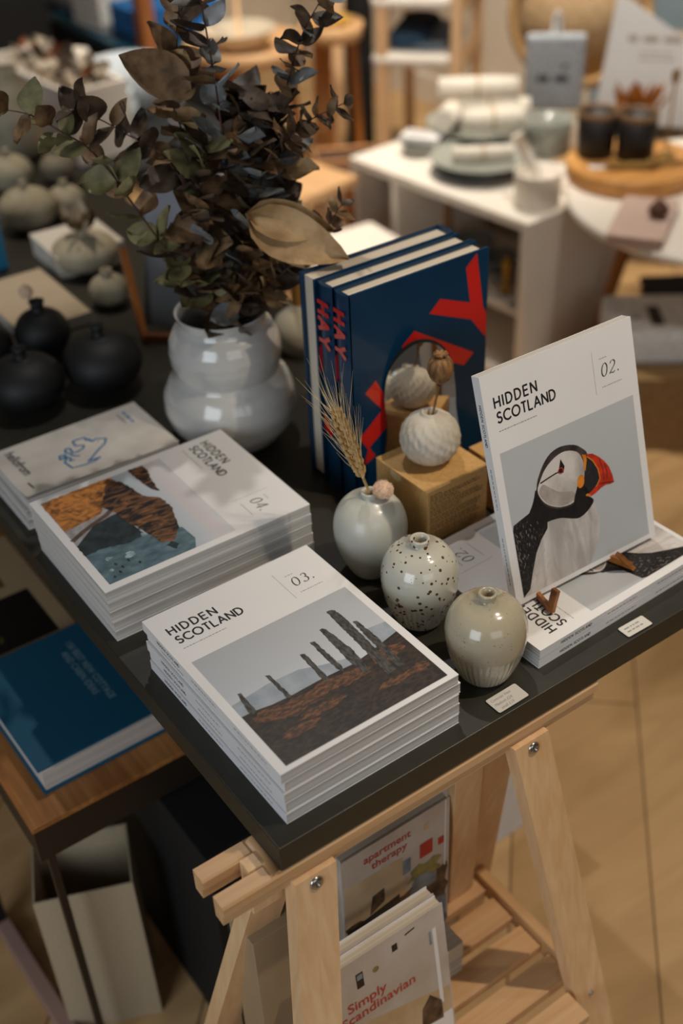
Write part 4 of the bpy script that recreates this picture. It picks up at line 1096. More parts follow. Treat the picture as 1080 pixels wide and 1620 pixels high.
m = MB(); m.box((0, 0, 0), (0.095, 0.045, 0.088), 0, .001); m.build('carton', mat('bright_blue_card', '#2f7fa6', .3, coat=.5), bgb)
m = MB(); m.box((-0.001, -0.001, 0.0882), (0.096, 0.046, 0.096), 0, .001); m.build('lid', mat('pale_blue_card', '#8fb4c8', .35), bgb)

ez = thing('tabletop_easel', 'small wooden easel with a grey photo print, left of the white vase', 'easel', (0, 0, 0))
ewd = wood('easel_wood', '#a8642e', '#7f4820', 'z', .45)
m = MB(); m.bar((0.3535, 0.915, T + 0.002), (0.3570, 0.955, T + 0.138), 0.011, 0.008, (0, -1, .2), 0, .0006); m.build('upright', ewd, ez)
m = MB(); m.bar((0.352, 0.912, T + 0.010), (0.425, 0.845, T + 0.010), 0.012, 0.012, (0, 0, 1), 0, .0006); m.build('ledge', wood('easel_wood_ledge', '#6d3c1a', '#55300f', 'x', .5), ez)
m = MB(); m.bar((0.420, 0.856, T + 0.002), (0.430, 0.900, T + 0.125), 0.008, 0.006, (0, -1, .2), 0, .0005); m.build('back_strut', M['black'], ez)
pr_ = thing('photo_print', 'grey blurred landscape print resting on the small wooden easel', 'picture', (0, 0, 0))
pa, pb = Vector((0.366, 0.930, T + .018)), Vector((0.455, 0.852, T + .018)); pd_ = (pb - pa); upv = (Vector((0, 0, 1)) + Vector((.38, .42, 0))).normalized()
pu = pd_.normalized(); pn = pu.cross(upv).normalized(); upv = pn.cross(pu).normalized()
if pn.y > 0: pn = -pn
m = MB(); m.M = Matrix(((pu.x, upv.x, pn.x, pa.x), (pu.y, upv.y, pn.y, pa.y), (pu.z, upv.z, pn.z, pa.z), (0, 0, 0, 1)))
m.box((-0.003, 0, -0.002), (0.150, 0.225, 0))
m.build('sheet', [grad_print('grey_landscape_print', [(0, '#191716'), (.45, '#3a3837'), (.7, '#6f6d70'), (1, '#94929a')], 'z', T, T + .17, .5, .35, 18)] * 2, pr_)

# ------------------------------------------------------------------ walnut side table on the left with its books and boxes
st = thing('side_table', 'walnut topped side table with a dark brown metal frame, under the display table edge', 'table', (-0.1245, 0.3625, 0.0))
m = MB(); m.box((0, 0, 0.492), (0.44, 0.62, 0.500), 0, .0008); m.build('tabletop', M['walnut'], st)
m = MB(); m.box((0.0015, 0.0015, 0.440), (0.4385, 0.011, 0.4918)); m.box((0.0015, 0.609, 0.440), (0.4385, 0.6185, 0.4918)); m.box((0.0015, 0.0112, 0.440), (0.011, 0.6088, 0.4918)); m.box((0.429, 0.0112, 0.440), (0.4385, 0.6088, 0.4918)); m.build('apron', M['brown_metal'], st)
for x, y in ((0.010, 0.004), (0.424, 0.004), (0.010, 0.606), (0.424, 0.606)):
    m = MB(); m.box((x, y, 0), (x + 0.0095, y + 0.0095, 0.4398), 0, .0006); m.build('leg', M['brown_metal'], st)

bbk = thing('blue_book', 'teal blue cloth hardback about cottages and cabins on the walnut table', 'book', (-0.0930, 0.6165, 0.500), R(-89.2))
bcl = mat('teal_blue_cloth', '#0b5672', 0.55, '#0a4d67', 500, 2)
sil = mat('dull_silver_foil', '#8fa9b2', 0.4)
m = MB(); m.box((0, 0, 0.0325), (0.209, 0.245, 0.0355), 0, .0005)
for s, y in (('150 BEST NEW COTTAGE', 0.1235), ('AND CABIN IDEAS', 0.1105)):
    m.text(s, 0.0128, 0.024 if y > .12 else 0.040, y, 0.03555, 1, 0, 0.86, 0, 0, 'LEFT', 1.05)
m.build('front_cover', [bcl, sil], bbk)
m = MB(); m.box((0, 0, 0), (0.2155, 0.250, 0.003), 0, .0005); m.build('back_cover', bcl, bbk)
m = MB(); m.box((0.002, 0.004, 0.0031), (0.2115, 0.246, 0.0324)); m.build('page_block', pages_mat('blue_book_pages', '#d8cfc6', '#c4b9af'), bbk)
m = MB(); m.box((-0.003, 0, 0), (0, 0.247, 0.0355), 0, .0005); m.build('spine', bcl, bbk)

cmg = thing('cream_magazine', 'cream magazine with a nearly black picture, behind the blue cottage book', 'magazine', (-0.140, 0.641, 0.500), 0)
m = MB(); m.box((0, 0, 0.0186), (0.206, 0.25, 0.020)); m.flat([(0.0005, 0.0008), (0.183, 0.0008), (0.183, 0.112), (0.0005, 0.112)], 0.02006, 1)
m.flat([(0.02, 0.135), (0.160, 0.135), (0.160, 0.20), (0.02, 0.20)], 0.02006, 3)
m.ribbon(arc(0.095, 0.030, 0.016, 200, -40, 14, .012), 0.004, 0.0201, 2); m.ribbon([(0.088, 0.045), (0.10, 0.062), (0.105, 0.055)], 0.004, 0.0201, 2); m.ribbon([(0.075, .075), (0.11, .088)], 0.002, 0.0201, 2)
m.build('front_cover', [mat('cream_matt_cover', '#b59b76', .6), mat('dark_interior_print', '#100d0b', .5), mat('olive_yellow_print', '#6a5a20', .5, '#3f3512', 90), mat('dim_grey_print', '#3f3a38', .5, '#6b5537', 30)], cmg)
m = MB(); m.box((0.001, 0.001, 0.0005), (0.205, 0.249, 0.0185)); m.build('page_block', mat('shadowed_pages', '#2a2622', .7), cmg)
m = MB(); m.box((0, 0, 0), (0.206, 0.25, 0.0004)); m.build('back_cover', mat('cream_matt_cover_back', '#a98f6b', .6), cmg)

sb_m = mat('natural_linen_board', '#b7a68a', .8, '#ab9a7e', 300, 3)
sb = thing('storage_box', 'tall open cream cardboard storage box under the walnut table', 'box', (-0.137, 0.426, 0.0), R(-22.2))
wd, dp_, hh = 0.128, 0.100, 0.300
for a, b_, nm in (((0, 0), (wd, 0.0025), 'side_panel'), ((0, dp_ - .0025), (wd, dp_), 'side_panel'), ((0, 0.0027), (0.0025, dp_ - .0027), 'end_panel'), ((wd - .0025, 0.0027), (wd, dp_ - .0027), 'end_panel')):
    m = MB(); m.box((*a, 0), (*b_, hh)); m.build(nm, sb_m, sb)
m = MB(); m.box((0.003, 0.003, 0), (wd - .003, dp_ - .003, .003)); m.build('bottom', sb_m, sb)
bcr = thing('black_shade_block', 'black block standing in for the deep shade beneath the walnut table', 'crate', (0.040, 0.262, 0.0))  # solid black block added for the shade under the side table
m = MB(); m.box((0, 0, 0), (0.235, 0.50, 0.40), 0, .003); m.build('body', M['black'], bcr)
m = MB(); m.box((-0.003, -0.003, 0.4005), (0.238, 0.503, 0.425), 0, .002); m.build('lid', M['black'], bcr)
pb_ = thing('sled_foot', 'dusty pink metal sled foot of a stool on the floor at the lower left', 'stool', (-0.152, 0.38, 0.0), R(2))
m = MB(); m.box((0, 0, 0), (0.022, 0.26, 0.03), 0, .002); m.build('runner', mat('dusty_pink_metal', '#a58477', .5), pb_)
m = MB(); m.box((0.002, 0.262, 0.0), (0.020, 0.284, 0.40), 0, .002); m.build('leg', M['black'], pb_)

# ------------------------------------------------------------------ books on the trestle shelf
red_t = mat('red_title_ink', '#b8402f', .5)
wh_p = mat('pale_room_print', '#c9bdb2', .5, '#b7a796', 14, 5)
ap = thing('interiors_book', 'interiors book titled apartment therapy, upright at the back of the trestle shelf', 'book', (0.105, 0.066, 0.345), 0)
RXZ = Matrix(((1, 0, 0, 0), (0, 0, -1, 0), (0, 1, 0, 0), (0, 0, 0, 1)))
pal = [wh_p, red_t, mat('brown_table_print', '#6d5138', .5, '#2a1e16', 60, 6), mat('red_chair_print', '#b4231c', .5), mat('cool_print', '#8d98a0', .5, '#5e6c78', 50, 6), mat('dark_print', '#1f1814', .5), mat('warm_cream_print', '#d2b893', .5, '#bb9d75', 20), mat('leafy_print', '#6d7042', .5, '#9a8d4a', 90), M['white_card']]
m = MB(); m.box((0, 0, 0), (0.146, 0.0014, 0.222), 0)
m.M = Matrix.Translation((0, -0.0001, 0)) @ RXZ
m.flat([(0.002, 0.02), (0.075, 0.02), (0.085, 0.11), (0.080, 0.170), (0.002, 0.176)], 0, 6)
m.flat(rough_poly([(0.0, 0.0), (0.143, 0.0), (0.143, 0.115), (0.10, 0.110), (0.06, 0.100), (0.0, 0.105)], .004, .01, 3), .0001, 2)
m.flat([(0.004, 0.085), (0.075, 0.095), (0.075, 0.110), (0.004, 0.099)], .0002, 5); m.flat([(0.034, 0.105), (0.054, 0.115), (0.054, 0.138), (0.038, 0.135)], .0003, 2)
m.flat([(0.088, 0.090), (0.128, 0.090), (0.128, 0.125), (0.10, 0.128)], .0002, 4); m.flat([(0.104, 0.148), (0.122, 0.148), (0.122, 0.172), (0.104, 0.172)], .0003, 3); m.flat([(0.130, 0.152), (0.138, 0.152), (0.138, 0.164), (0.130, 0.164)], .0003, 3)
m.flat([(0.080, 0.138), (0.091, 0.138), (0.091, 0.162), (0.080, 0.162)], .0003, 4); m.flat(rough_poly([(0.085, 0.115), (0.135, 0.112), (0.130, 0.136), (0.09, 0.134)], .006, .006, 5), .00025, 7)
m.flat([(0.115, 0.0), (0.143, 0.0), (0.143, 0.055), (0.12, 0.060)], .0003, 4); m.flat([(0.110, 0.192), (0.116, 0.192), (0.116, 0.202), (0.110, 0.202)], .0003, 6)
m.text('apartment', 0.0165, 0.028, 0.198, .0004, 1, 0, .92, .0002); m.text('therapy', 0.0165, 0.038, 0.182, .0004, 1, 0, .95, .0002)
m.flat([(0.139, 0.11), (0.141, 0.11), (0.141, 0.222), (0.139, 0.222)], .0003, 8)
m.build('front_cover', pal, ap)
m = MB(); m.box((0.0015, 0.0015, 0.002), (0.144, 0.0185, 0.220)); m.build('page_block', PB, ap)
m = MB(); m.box((0, 0.0186, 0), (0.146, 0.020, 0.222)); m.build('back_cover', M['white_card'], ap)
fb = thing('magazine_pile', 'stack of closed magazines lying under the apartment therapy book', 'magazines', (0.060, 0.030, 0.290), 0)
m = MB(); m.box((0, 0, 0), (0.185, 0.088, 0.0265), 0, .0006); m.build('lower_volume', M['pages'], fb)
m = MB(); m.box((0.003, 0.001, 0.0267), (0.187, 0.086, 0.0548), 0, .0006); m.build('upper_volume', PB, fb)
gb = thing('grey_folder', 'dark grey folder standing beside the apartment therapy book behind the front leg', 'folder', (0.078, 0.088, 0.290), 0)
m = MB(); m.box((0, 0, 0.056), (0.050, 0.004, 0.320)); m.build('front_board', mat('slate_grey_board', '#4c4a45', .6), gb)
m = MB(); m.box((0, 0.0042, 0.056), (0.050, 0.014, 0.318)); m.build('paper', M['pages'], gb)
fb2 = thing('magazine_file', 'beige cardboard magazine file on the left of the trestle shelf', 'file', (-0.010, 0.060, 0.2902), 0)
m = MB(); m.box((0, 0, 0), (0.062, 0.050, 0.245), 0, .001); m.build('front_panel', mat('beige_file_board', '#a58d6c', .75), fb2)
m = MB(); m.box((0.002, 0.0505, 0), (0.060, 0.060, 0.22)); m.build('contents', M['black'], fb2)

def simply(label, yoff, zoff, plain):
    r_ = thing('interiors_book', label, 'book', (0.044, -0.0175 + yoff, 0.2915), 0, 'interiors books leaning on the trestle shelf')
    r_.rotation_euler = (R(-8), 0, R(-.5))
    m = MB(); m.box((0, 0, 0), (0.150, 0.0012, 0.200), 0)
    if not plain:
        m.M = Matrix.Translation((0, -0.0001, 0)) @ RXZ
        m.flat([(0, 0), (0.148, 0), (0.148, 0.070), (0, 0.110)], 0, 6); m.flat([(0.133, 0.05), (0.138, 0.05), (0.138, 0.172), (0.133, 0.172)], .0001, 8); m.flat([(0.128, 0.150), (0.131, 0.150), (0.131, 0.17), (0.128, 0.17)], .0001, 4)
        m.text('Simply', 0.0195, 0.016, 0.128, .0003, 1, 0, 1.0, .0002); m.text('Scandinavian', 0.0195, 0.006, 0.111, .0003, 1, 0, 1.0, .0002)
        m.flat([(0.032, 0.156), (0.041, 0.156), (0.041, 0.178), (0.032, 0.178)], .0002, 5); m.flat([(0.033, 0.168), (0.040, 0.168), (0.040, 0.176), (0.033, 0.176)], .0003, 4)
        m.flat([(0.057 + .004 * math.cos(R(a)), 0.168 + .004 * math.sin(R(a))) for a in range(0, 360, 30)], .0002, 7); m.flat([(0.080, 0.176), (0.087, 0.176), (0.087, 0.186), (0.080, 0.186)], .0002, 5); m.flat([(0.098, 0.188), (0.111, 0.190), (0.111, 0.192), (0.098, 0.190)], .0002, 5)
        m.flat([(0.105, 0.03), (0.135, 0.025), (0.135, 0.055), (0.12, 0.075), (0.108, 0.06)], .0002, 2); m.flat([(0.092, 0.0), (0.148, 0.0), (0.148, 0.03), (0.1, 0.033)], .0001, 8)
        m.flat(rough_poly([(0.05, 0.03), (0.085, 0.03), (0.08, 0.055), (0.06, 0.05)], .006, .005, 8), .0002, 7)
    m.build('front_cover', pal, r_)
    m = MB(); m.box((0.0012, 0.0013, 0.001), (0.149, 0.0125, 0.198)); m.build('page_block', PB, r_)
    m = MB(); m.box((0, 0.0126, 0), (0.150, 0.0138, 0.200)); m.build('back_cover', M['white_card'], r_)
simply('interiors book titled Simply Scandinavian, leaning at the front of the trestle shelf', 0, 0, False)
simply('plain-edged interiors book leaning directly behind the Simply Scandinavian one', 0.0145, 0, True)
# ------------------------------------------------------------------ white units and crockery to the right
wp = M['white_paint']
wpl = thing('white_plinth', 'white plinth standing on the floor behind the trestle', 'plinth', (0.32, 0.309, 0.0))
m = MB(); m.box((0, 0, 0.0), (0.335, 0.30, 0.46), 0, .002); m.build('body', mat('cool_white_board', '#dedfe2', .5), wpl)
m = MB(); m.box((-0.002, -0.002, 0.4605), (0.337, 0.302, 0.475), 0, .001); m.build('top', mat('cool_white_board_top', '#dedfe2', .5), wpl)

cu = thing('cube_shelf', 'white open cube shelf unit carrying grey crockery', 'shelf', (1.574, 1.365, 0.0), R(4.4))
# unit runs along local y, opening faces local -x
D_, L_, Hc = 0.36, 0.660, 0.45
def part(name, a, b_, m_=wp):
    q = MB(); q.box(a, b_, 0, .001); return q.build(name, m_, cu)
part('top', (0, 0, Hc - .022), (D_, L_, Hc)); part('bottom', (0, 0, .0), (D_, L_, .022)); part('side', (0, 0, .0222), (D_, .022, Hc - .0222)); part('side', (0, L_ - .022, .0222), (D_, L_, Hc - .0222))
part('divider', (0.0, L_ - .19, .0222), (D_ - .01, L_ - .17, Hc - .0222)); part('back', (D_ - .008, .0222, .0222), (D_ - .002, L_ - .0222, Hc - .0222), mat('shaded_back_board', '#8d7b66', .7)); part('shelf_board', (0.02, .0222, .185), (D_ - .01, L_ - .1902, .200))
cq = thing('brass_candlestick', 'small brass candlestick on a white saucer inside the cube shelf', 'candlestick', (1.628, 1.490, 0.2003))
m = MB(); m.lathe([(.045, 0), (.055, .006), (.058, .010), (.02, .008), (.0005, .007)], 32); m.build('saucer', wp, cq)
m = MB(); m.lathe([(.018, .010), (.012, .02), (.008, .05), (.010, .07), (.014, .08), (.010, .105), (.004, .11)], 24); m.build('stem', mat('aged_brass', '#a9812f', .35, metal=.8), cq)
for i, (x, y, r_, c) in enumerate(((1.70, 1.60, .05, '#5d6264'), (1.72, 1.72, .055, '#77797a'), (1.67, 1.555, .03, '#8f8d86'))):
    v = vase('bowl', ('small dark bowl inside the cube shelf behind the candlestick', 'grey bowl deep inside the cube shelf', 'small pale beaker inside the cube shelf')[i], (x, y, 0.2003), [(r_ * .5, 0), (r_ * .6, .003), (r_ * .95, r_ * .8), (r_, r_ * 1.1), (r_ * .93, r_ * 1.1), (r_ * .5, .01), (.0005, .008)], mat('bowl_glaze_%s' % c[1:], c, .4), 'bowl')
ob = thing('wooden_board', 'small brown wooden board standing in the left bay of the cube shelf', 'board', (1.700, 1.930, 0.0225), R(-80))
m = MB(); m.box((0, 0, 0), (0.10, 0.016, 0.30), 0, .004); m.build('slab', wood('oak_board', '#b07a45', '#8e5c30', 'z'), ob)
m = MB(); m.box((0.035, 0.002, 0.3003), (0.065, 0.014, 0.36), 0, .004); m.build('handle', wood('oak_board_handle', '#a8733f', '#8e5c30', 'z'), ob)

gg = mat('celadon_grey_glaze', '#a3a59b', .3, '#92958c', 14, coat=.4)
bg_ = mat('blue_grey_glaze', '#7f8b93', .3, '#6c7780', 14, coat=.4)
def dish(name, label, x, y, z, r_, h_, m_, group=None):
    return vase(name, label, (x, y, z), [(r_ * .55, 0), (r_ * .6, .002), (r_ * .8, h_ * .45), (r_ * .97, h_ * .92), (r_, h_), (r_ * .97, h_), (r_ * .76, h_ * .55), (r_ * .5, .006), (.0005, .005)], m_, 'plate', 56, None, group)
Z0 = 0.4503
for k in range(3): dish('plate', ('lowest blue-grey plate of the near stack on the cube shelf', 'middle plate of the near crockery stack on the cube shelf', 'upper celadon plate with a rolled napkin, on the cube shelf')[k], 1.722, 1.705, Z0 + k * .010, .126 + .005 * k, .024, (bg_, gg, gg)[k], 'near stack of plates on the cube shelf')
nap = mat('cream_linen', '#efe7da', .9, '#e4d9c8', 200, 4, bump=.4, sheen=.3)
def napkin(label, x, y, z, rz, L_=.17, r_=.021, group=None):
    t_ = thing('rolled_napkin', label, 'napkin', (x, y, z), rz, group)
    m = MB(); n = 26
    prof = [(r_ * (1 - .025 * (a / 3)) * (0.25 + .75 * min(1, a / 9)), R(a * 36)) for a in range(0, n)]
    m.tube([(0, -L_ / 2, r_), (0, -L_ * .2, r_ * 1.02), (0, L_ * .2, r_ * .98), (0, L_ / 2, r_)], [r_ * .94, r_, r_, r_ * .94], 20, 0); m.build('cloth', nap, t_)
    m = MB(); m.tube([(0, -.004, r_), (0, .004, r_)], r_ * 1.05, 20, 0); m.build('tie', mat('string_%d' % int(z * 1000 + x * 77), '#cbb491', .8), t_)
    return t_
napkin('rolled cream napkin lying on the near celadon plate', 1.722, 1.700, Z0 + .034, R(54), .16, .017)
for k in range(2): dish('plate', ('lower large blue-grey platter at the back of the cube shelf', 'upper large grey platter piled with rolled napkins')[k], 1.880, 1.885, Z0 + k * .016, .150 + .006 * k, .040, (bg_, gg)[k], 'large platters at the back of the cube shelf')
for k, (x, y, z, a, L_) in enumerate(((1.830, 1.955, .044, 125, .17), (1.925, 1.905, .044, 48, .22), (1.870, 1.830, .044, 56, .17), (1.905, 1.935, .098, 50, .22))):
    napkin(('rolled cream napkin at the far left of the large platter', 'rolled cream napkin at the right of the large platter', 'rolled cream napkin at the front rim of the large platter', 'rolled cream napkin topmost on the large platter')[k], x, y, Z0 + z, R(a), L_, .030, 'rolled napkins on the large platter')
sd = thing('soap_dish', 'small oval grey dish holding a wrapped soap at the left end of the cube shelf', 'dish', (1.700, 1.925, Z0), R(20))
m = MB(); m.lathe([(.045, 0), (.055, .003), (.066, .024), (.068, .028), (.062, .027), (.04, .008), (.0005, .007)], 40, 0, (0, 0, 0), None, True, False, 1, .8); m.build('dish', gg, sd)
so = thing('wrapped_soap', 'white wrapped soap bar with a grey label on the oval dish', 'soap', (1.700, 1.925, Z0 + .0285), R(-60))
m = MB(); m.box((-.055, -.032, 0), (.055, .032, .020), 0, .004); tiny_lines(m, -.035, .012, .06, 4, .009, .004, .0202, 1, 5); m.build('bar', [M['white_card'], M['grey_ink']], so)
mt = thing('mortar', 'white ceramic mortar with its pestle at the near corner of the cube shelf', 'mortar', (1.676, 1.444, Z0))
m = MB(); m.lathe([(.050, 0), (.056, .003), (.0575, .070), (.060, .082), (.059, .085), (.050, .083), (.040, .03), (.0005, .02)], 48); m.build('bowl', wp, mt)
pt = thing('pestle', 'white pestle leaning in the mortar', 'pestle', (0, 0, 0))
m = MB(); m.tube([(1.690, 1.430, Z0 + .025), (1.685, 1.440, Z0 + .05), (1.664, 1.474, Z0 + .115), (1.648, 1.496, Z0 + .165)], [.018, .016, .014, .017], 20); m.build('rod', wp, pt)
vase('grey_pot', 'grey-green ceramic pot between the napkins and the dark beakers', (1.945, 1.690, Z0 - .0), [(.05, 0), (.056, .003), (.060, .06), (.066, .095), (.062, .095), (.055, .05), (.0005, .01)], gg, 'pot')

# round white table with cake board, beakers, sign
rt = thing('round_table', 'white round table on wooden legs at the right edge', 'table', (1.985, 1.090, 0.0))
m = MB(); m.lathe([(.392, .476), (.400, .480), (.402, .488), (.400, .496), (.394, .5)], 72, 0, (0, 0, 0), None, True, True); m.build('tabletop', wp, rt)
lw = wood('amber_leg_wood', '#b3702f', '#8d5220', 'z', .4)
for a in (124, 244, 4):
    c, s = math.cos(R(a)), math.sin(R(a))
    m = MB(); m.tube([(.22 * c, .22 * s, .474), (.32 * c, .32 * s, .0)], [.021, .013], 16); m.build('leg', lw, rt)
m = MB()
for a in (124, 244, 4):
    c, s = math.cos(R(a)), math.sin(R(a)); m.tube([(.20 * c, .20 * s, .462), (-.24 * c, -.24 * s, .22)], .006, 8)
m.build('wire_brace', M['black'], rt)
ZT = 0.5003
cb = thing('cake_board', 'thick round honey-coloured wooden board on the round white table', 'board', (1.885, 1.335, ZT))
m = MB(); m.lathe([(.150, 0), (.160, .004), (.162, .036), (.158, .041)], 64, 0, (0, 0, 0), None, True, True); m.build('board', wood('honey_beech', '#dba058', '#bf8340', 'x', .5, 10), cb)
dk = mat('dark_brown_stoneware', '#1c1310', .5, '#140e0b', 40); rimm = mat('tan_rim_glaze', '#8a6a4a', .5)
for i, (x, y) in enumerate(((1.838, 1.418), (1.895, 1.342))):
    t_ = thing('beaker', ('dark brown beaker with a tan rim, left one of the pair on the wooden board', 'dark brown beaker with a tan rim, right one of the pair on the wooden board')[i], 'cup', (x, y, ZT + .0415), 0, 'dark beakers on the round board')
    m = MB(); m.lathe([(.041, 0), (.044, .002), (.0490, .106), (.0460, .106), (.041, .01), (.0005, .006)], 36); m.build('body', dk, t_)
    m = MB(); m.lathe([(.0492, .098), (.0496, .107), (.0490, .112), (.0462, .112), (.0455, .100)], 36, 0, (0, 0, 0), None, False, False); m.build('rim', rimm, t_)
am = thing('dried_cones', 'cluster of amber brown dried cones in a glass behind the dark beakers', 'dried flower', (2.020, 1.452, ZT))
m = MB(); m.lathe([(.04, 0), (.044, .003), (.046, .11), (.043, .11), (.040, .008), (.0005, .006)], 32); m.build('glass', mat('pale_glass_ware', '#c8c0b0', .1, coat=.6), am)
m = MB(); rnd = random.Random(12)
for i in range(46):
    a = rnd.uniform(0, 6.28); q = rnd.uniform(0, .05)
    leaf(m, Vector((q * math.cos(a), q * math.sin(a), .105)), Vector((math.cos(a) * rnd.uniform(.1, .8), math.sin(a) * rnd.uniform(.1, .8), 1)), Vector((0, -1, .3)), rnd.uniform(.03, .07), .016, 0, .1, .2, i)
m.build('scales', mat('amber_scales', '#cf8a34', .6, '#9a5f20', 90), am)
tg = thing('twig_bundle', 'bundle of pale dried twigs lying on the wooden board in front of the beakers', 'dried flower', (0, 0, 0))
m = MB(); rnd = random.Random(3)
for i in range(12):
    x, y = 1.79 + rnd.uniform(-.01, .01), 1.285 + .012 * rnd.uniform(-1, 1) ; m.tube([(x, y + .04, ZT + .046 + rnd.uniform(0, .006)), (1.86, 1.262 + rnd.uniform(-.012, .012), ZT + .05 + rnd.uniform(0, .006)), (1.945, 1.255 + rnd.uniform(-.035, .035), ZT + .047 + rnd.uniform(0, .006))], [.003, .004, .002], 6)
m.ball((1.868, 1.262, ZT + .055), .012); m.build('twigs', mat('ochre_twigs', '#a4813f', .8, '#7d5d28', 120), tg)
ps_ = thing('pale_box', 'flat blush pink box at the right frame edge on the round table', 'box', (1.592, 0.952, ZT), R(33))
m = MB(); m.box((0.03, .02, 0), (.26, .14, .018), 0, .002); m.build('tray', mat('blush_card', '#c9ab9c', .6), ps_)
m = MB(); m.box((0.028, .018, .0183), (.262, .142, .026), 0, .002); m.build('lid', mat('blush_card_lid', '#d2b5a6', .6), ps_)
tgc = thing('price_tag', 'small white price tag lying on the left side of the round wooden board', 'tag', (1.783, 1.352, ZT + .0415), R(-40))
m = MB(); m.box((-.022, -.013, 0), (.022, .013, .0012)); tiny_lines(m, -.015, .004, .028, 2, .008, .003, .0013, 1, 8); m.build('card', [M['white_card'], M['grey_ink']], tgc)
nt2 = thing('brown_cone', 'small rough brown cone on the flat pink box at the right frame edge', 'dried cone', (1.690, 1.075, ZT + .0263))
m = MB(); m.lathe([(.006, 0), (.018, .006), (.022, .016), (.016, .030), (.006, .040), (.0005, .042)], 24, 0, (0, 0, 0), lambda r, a, z: r * (1 + .12 * math.sin(a * 8 + z * 500))); m.build('scales', mat('cone_brown', '#6d4a33', .8, '#4b301f', 120), nt2)
gs = thing('brass_sign_stand', 'thin brass rod stand on the wooden board', 'stand', (1.962, 1.300, ZT + .0415))
m = MB(); m.lathe([(.022, 0), (.022, .004), (.004, .006)], 24, 0, (0, 0, 0), None, True, True); m.build('base', mat('brass', '#b58c4a', .35, metal=.8), gs)
m = MB(); m.tube([(0, 0, .005), (0.002, 0, .175)], .003, 8); m.build('rod', mat('brass_rod', '#b58c4a', .35, metal=.8), gs)
m = MB(); m.box((-.009, -.004, .1755), (.012, .004, .205), 0, .002); m.build('clip', mat('brass_clip', '#a97a35', .35, metal=.6), gs)
sg = thing('white_sign', 'large white card sign with faint grey lettering leaning behind the beakers', 'sign', (2.150, 1.730, 0.4760), R(-52))
m = MB(); m.M = Matrix.Rotation(R(-8), 4, 'X') @ Matrix(((1, 0, 0, 0), (0, 0, -1, 0), (0, 1, 0, 0), (0, 0, 0, 1)))
m.prism([(0, 0), (.42, 0), (.42, .105), (.06, .325), (.035, .325)], -.006, 0, 0)
tiny_lines(m, .075, .215, .14, 1, .02, .016, .0004, 1, 31, 0); tiny_lines(m, .11, .185, .10, 2, .016, .005, .0004, 1, 9)
m.build('card', [M['white_card'], mat('faint_sign_ink', '#b3a79c', .6)], sg)
tb = thing('taupe_box', 'taupe grey storage box behind the white sign', 'box', (2.32, 1.76, 0.0), R(-45))
m = MB(); m.box((0, 0, 0), (.50, .18, .60), 0, .004); m.build('body', mat('taupe_board', '#8f8071', .8), tb)
m = MB(); m.box((-.004, -.004, .6003), (.504, .184, .64), 0, .004); m.build('lid', mat('taupe_board_lid', '#968778', .8), tb)
bp_ = thing('blue_grey_panel', 'blue-grey panel standing against the right wall', 'panel', (2.855, 1.45, 0.0), R(90))
m = MB(); m.box((0, 0, 0), (.95, .022, 1.1), 0, .003); m.build('board', mat('blue_grey_paint', '#8aa0ad', .6), bp_)
m = MB(); m.box((-.01, -.004, 1.1003), (.96, .026, 1.14), 0, .003); m.build('top_rail', wp, bp_)

rb = thing('rattan_tray', 'large round woven rattan tray standing on edge behind the blue-grey bag', 'tray', (2.42, 2.07, 0.66), 0)
q = Matrix.Rotation(R(-52), 4, 'Z') @ Matrix.Rotation(R(78), 4, 'X')
m = MB(); m.M = q; m.lathe([(.0005, 0), (.195, .002), (.20, .010), (.0005, .012)], 56, 0, (0, 0, 0), None, False, False); m.build('base', mat('woven_rattan', '#d2b38a', .8, '#a98a62', 70, 3, (1, 1, 4), bump=.6), rb)
m = MB(); m.M = q
m.tube([(.20 * math.cos(R(a)), .20 * math.sin(R(a)) , .014) for a in range(0, 361, 10)], .016, 10); m.build('rim', mat('rattan_rim', '#c09a66', .7, '#9a7444', 120), rb)
hb2 = thing('hanging_bag', 'pale blue-grey speckled cloth bag with a dark printed word, hanging loop at the top', 'bag', (2.205, 1.945, Z0 - .19), R(-42))
m = MB()
for v in range(1): m.box((-.085, -.018, .19), (.085, .018, .405), 0, .012)
m.M = Matrix(((1, 0, 0, 0), (0, 0, -1, -.0185), (0, 1, 0, 0), (0, 0, 0, 1))); tiny_lines(m, -.050, .275, .095, 1, .02, .018, 0, 1, 32, 0); m.flat([(.02, .31), (.035, .315), (.033, .325), (.022, .322)], 0, 1)
m.build('cloth', [mat('speckled_blue_linen', '#c3c9cf', .9, '#8e97a1', 120, 5, bump=.5, contrast=(.3, .6)), mat('charcoal_print', '#3d3f44', .7)], hb2)
m = MB(); m.tube([(-.009, 0, .40), (-.008, 0, .45), (0, 0, .465), (.008, 0, .45), (.009, 0, .40)], .006, 8); m.build('loop', mat('white_tape', '#c9ccd0', .8), hb2)
stl = thing('low_stool', 'low wooden stool behind the cube shelf carrying the cloth bag and rattan tray', 'stool', (2.25, 2.02, 0.0), R(-45))
m = MB(); m.box((-.22, -.13, .226), (.22, .16, .258), 0, .003); m.build('seat', M['beech'], stl)
for x, y in ((-.19, -.10), (.19, -.10), (-.19, .13), (.19, .13)):
    m = MB(); m.box((x - .015, y - .015, 0), (x + .015, y + .015, .2258)); m.build('leg', M['beech_z'], stl)

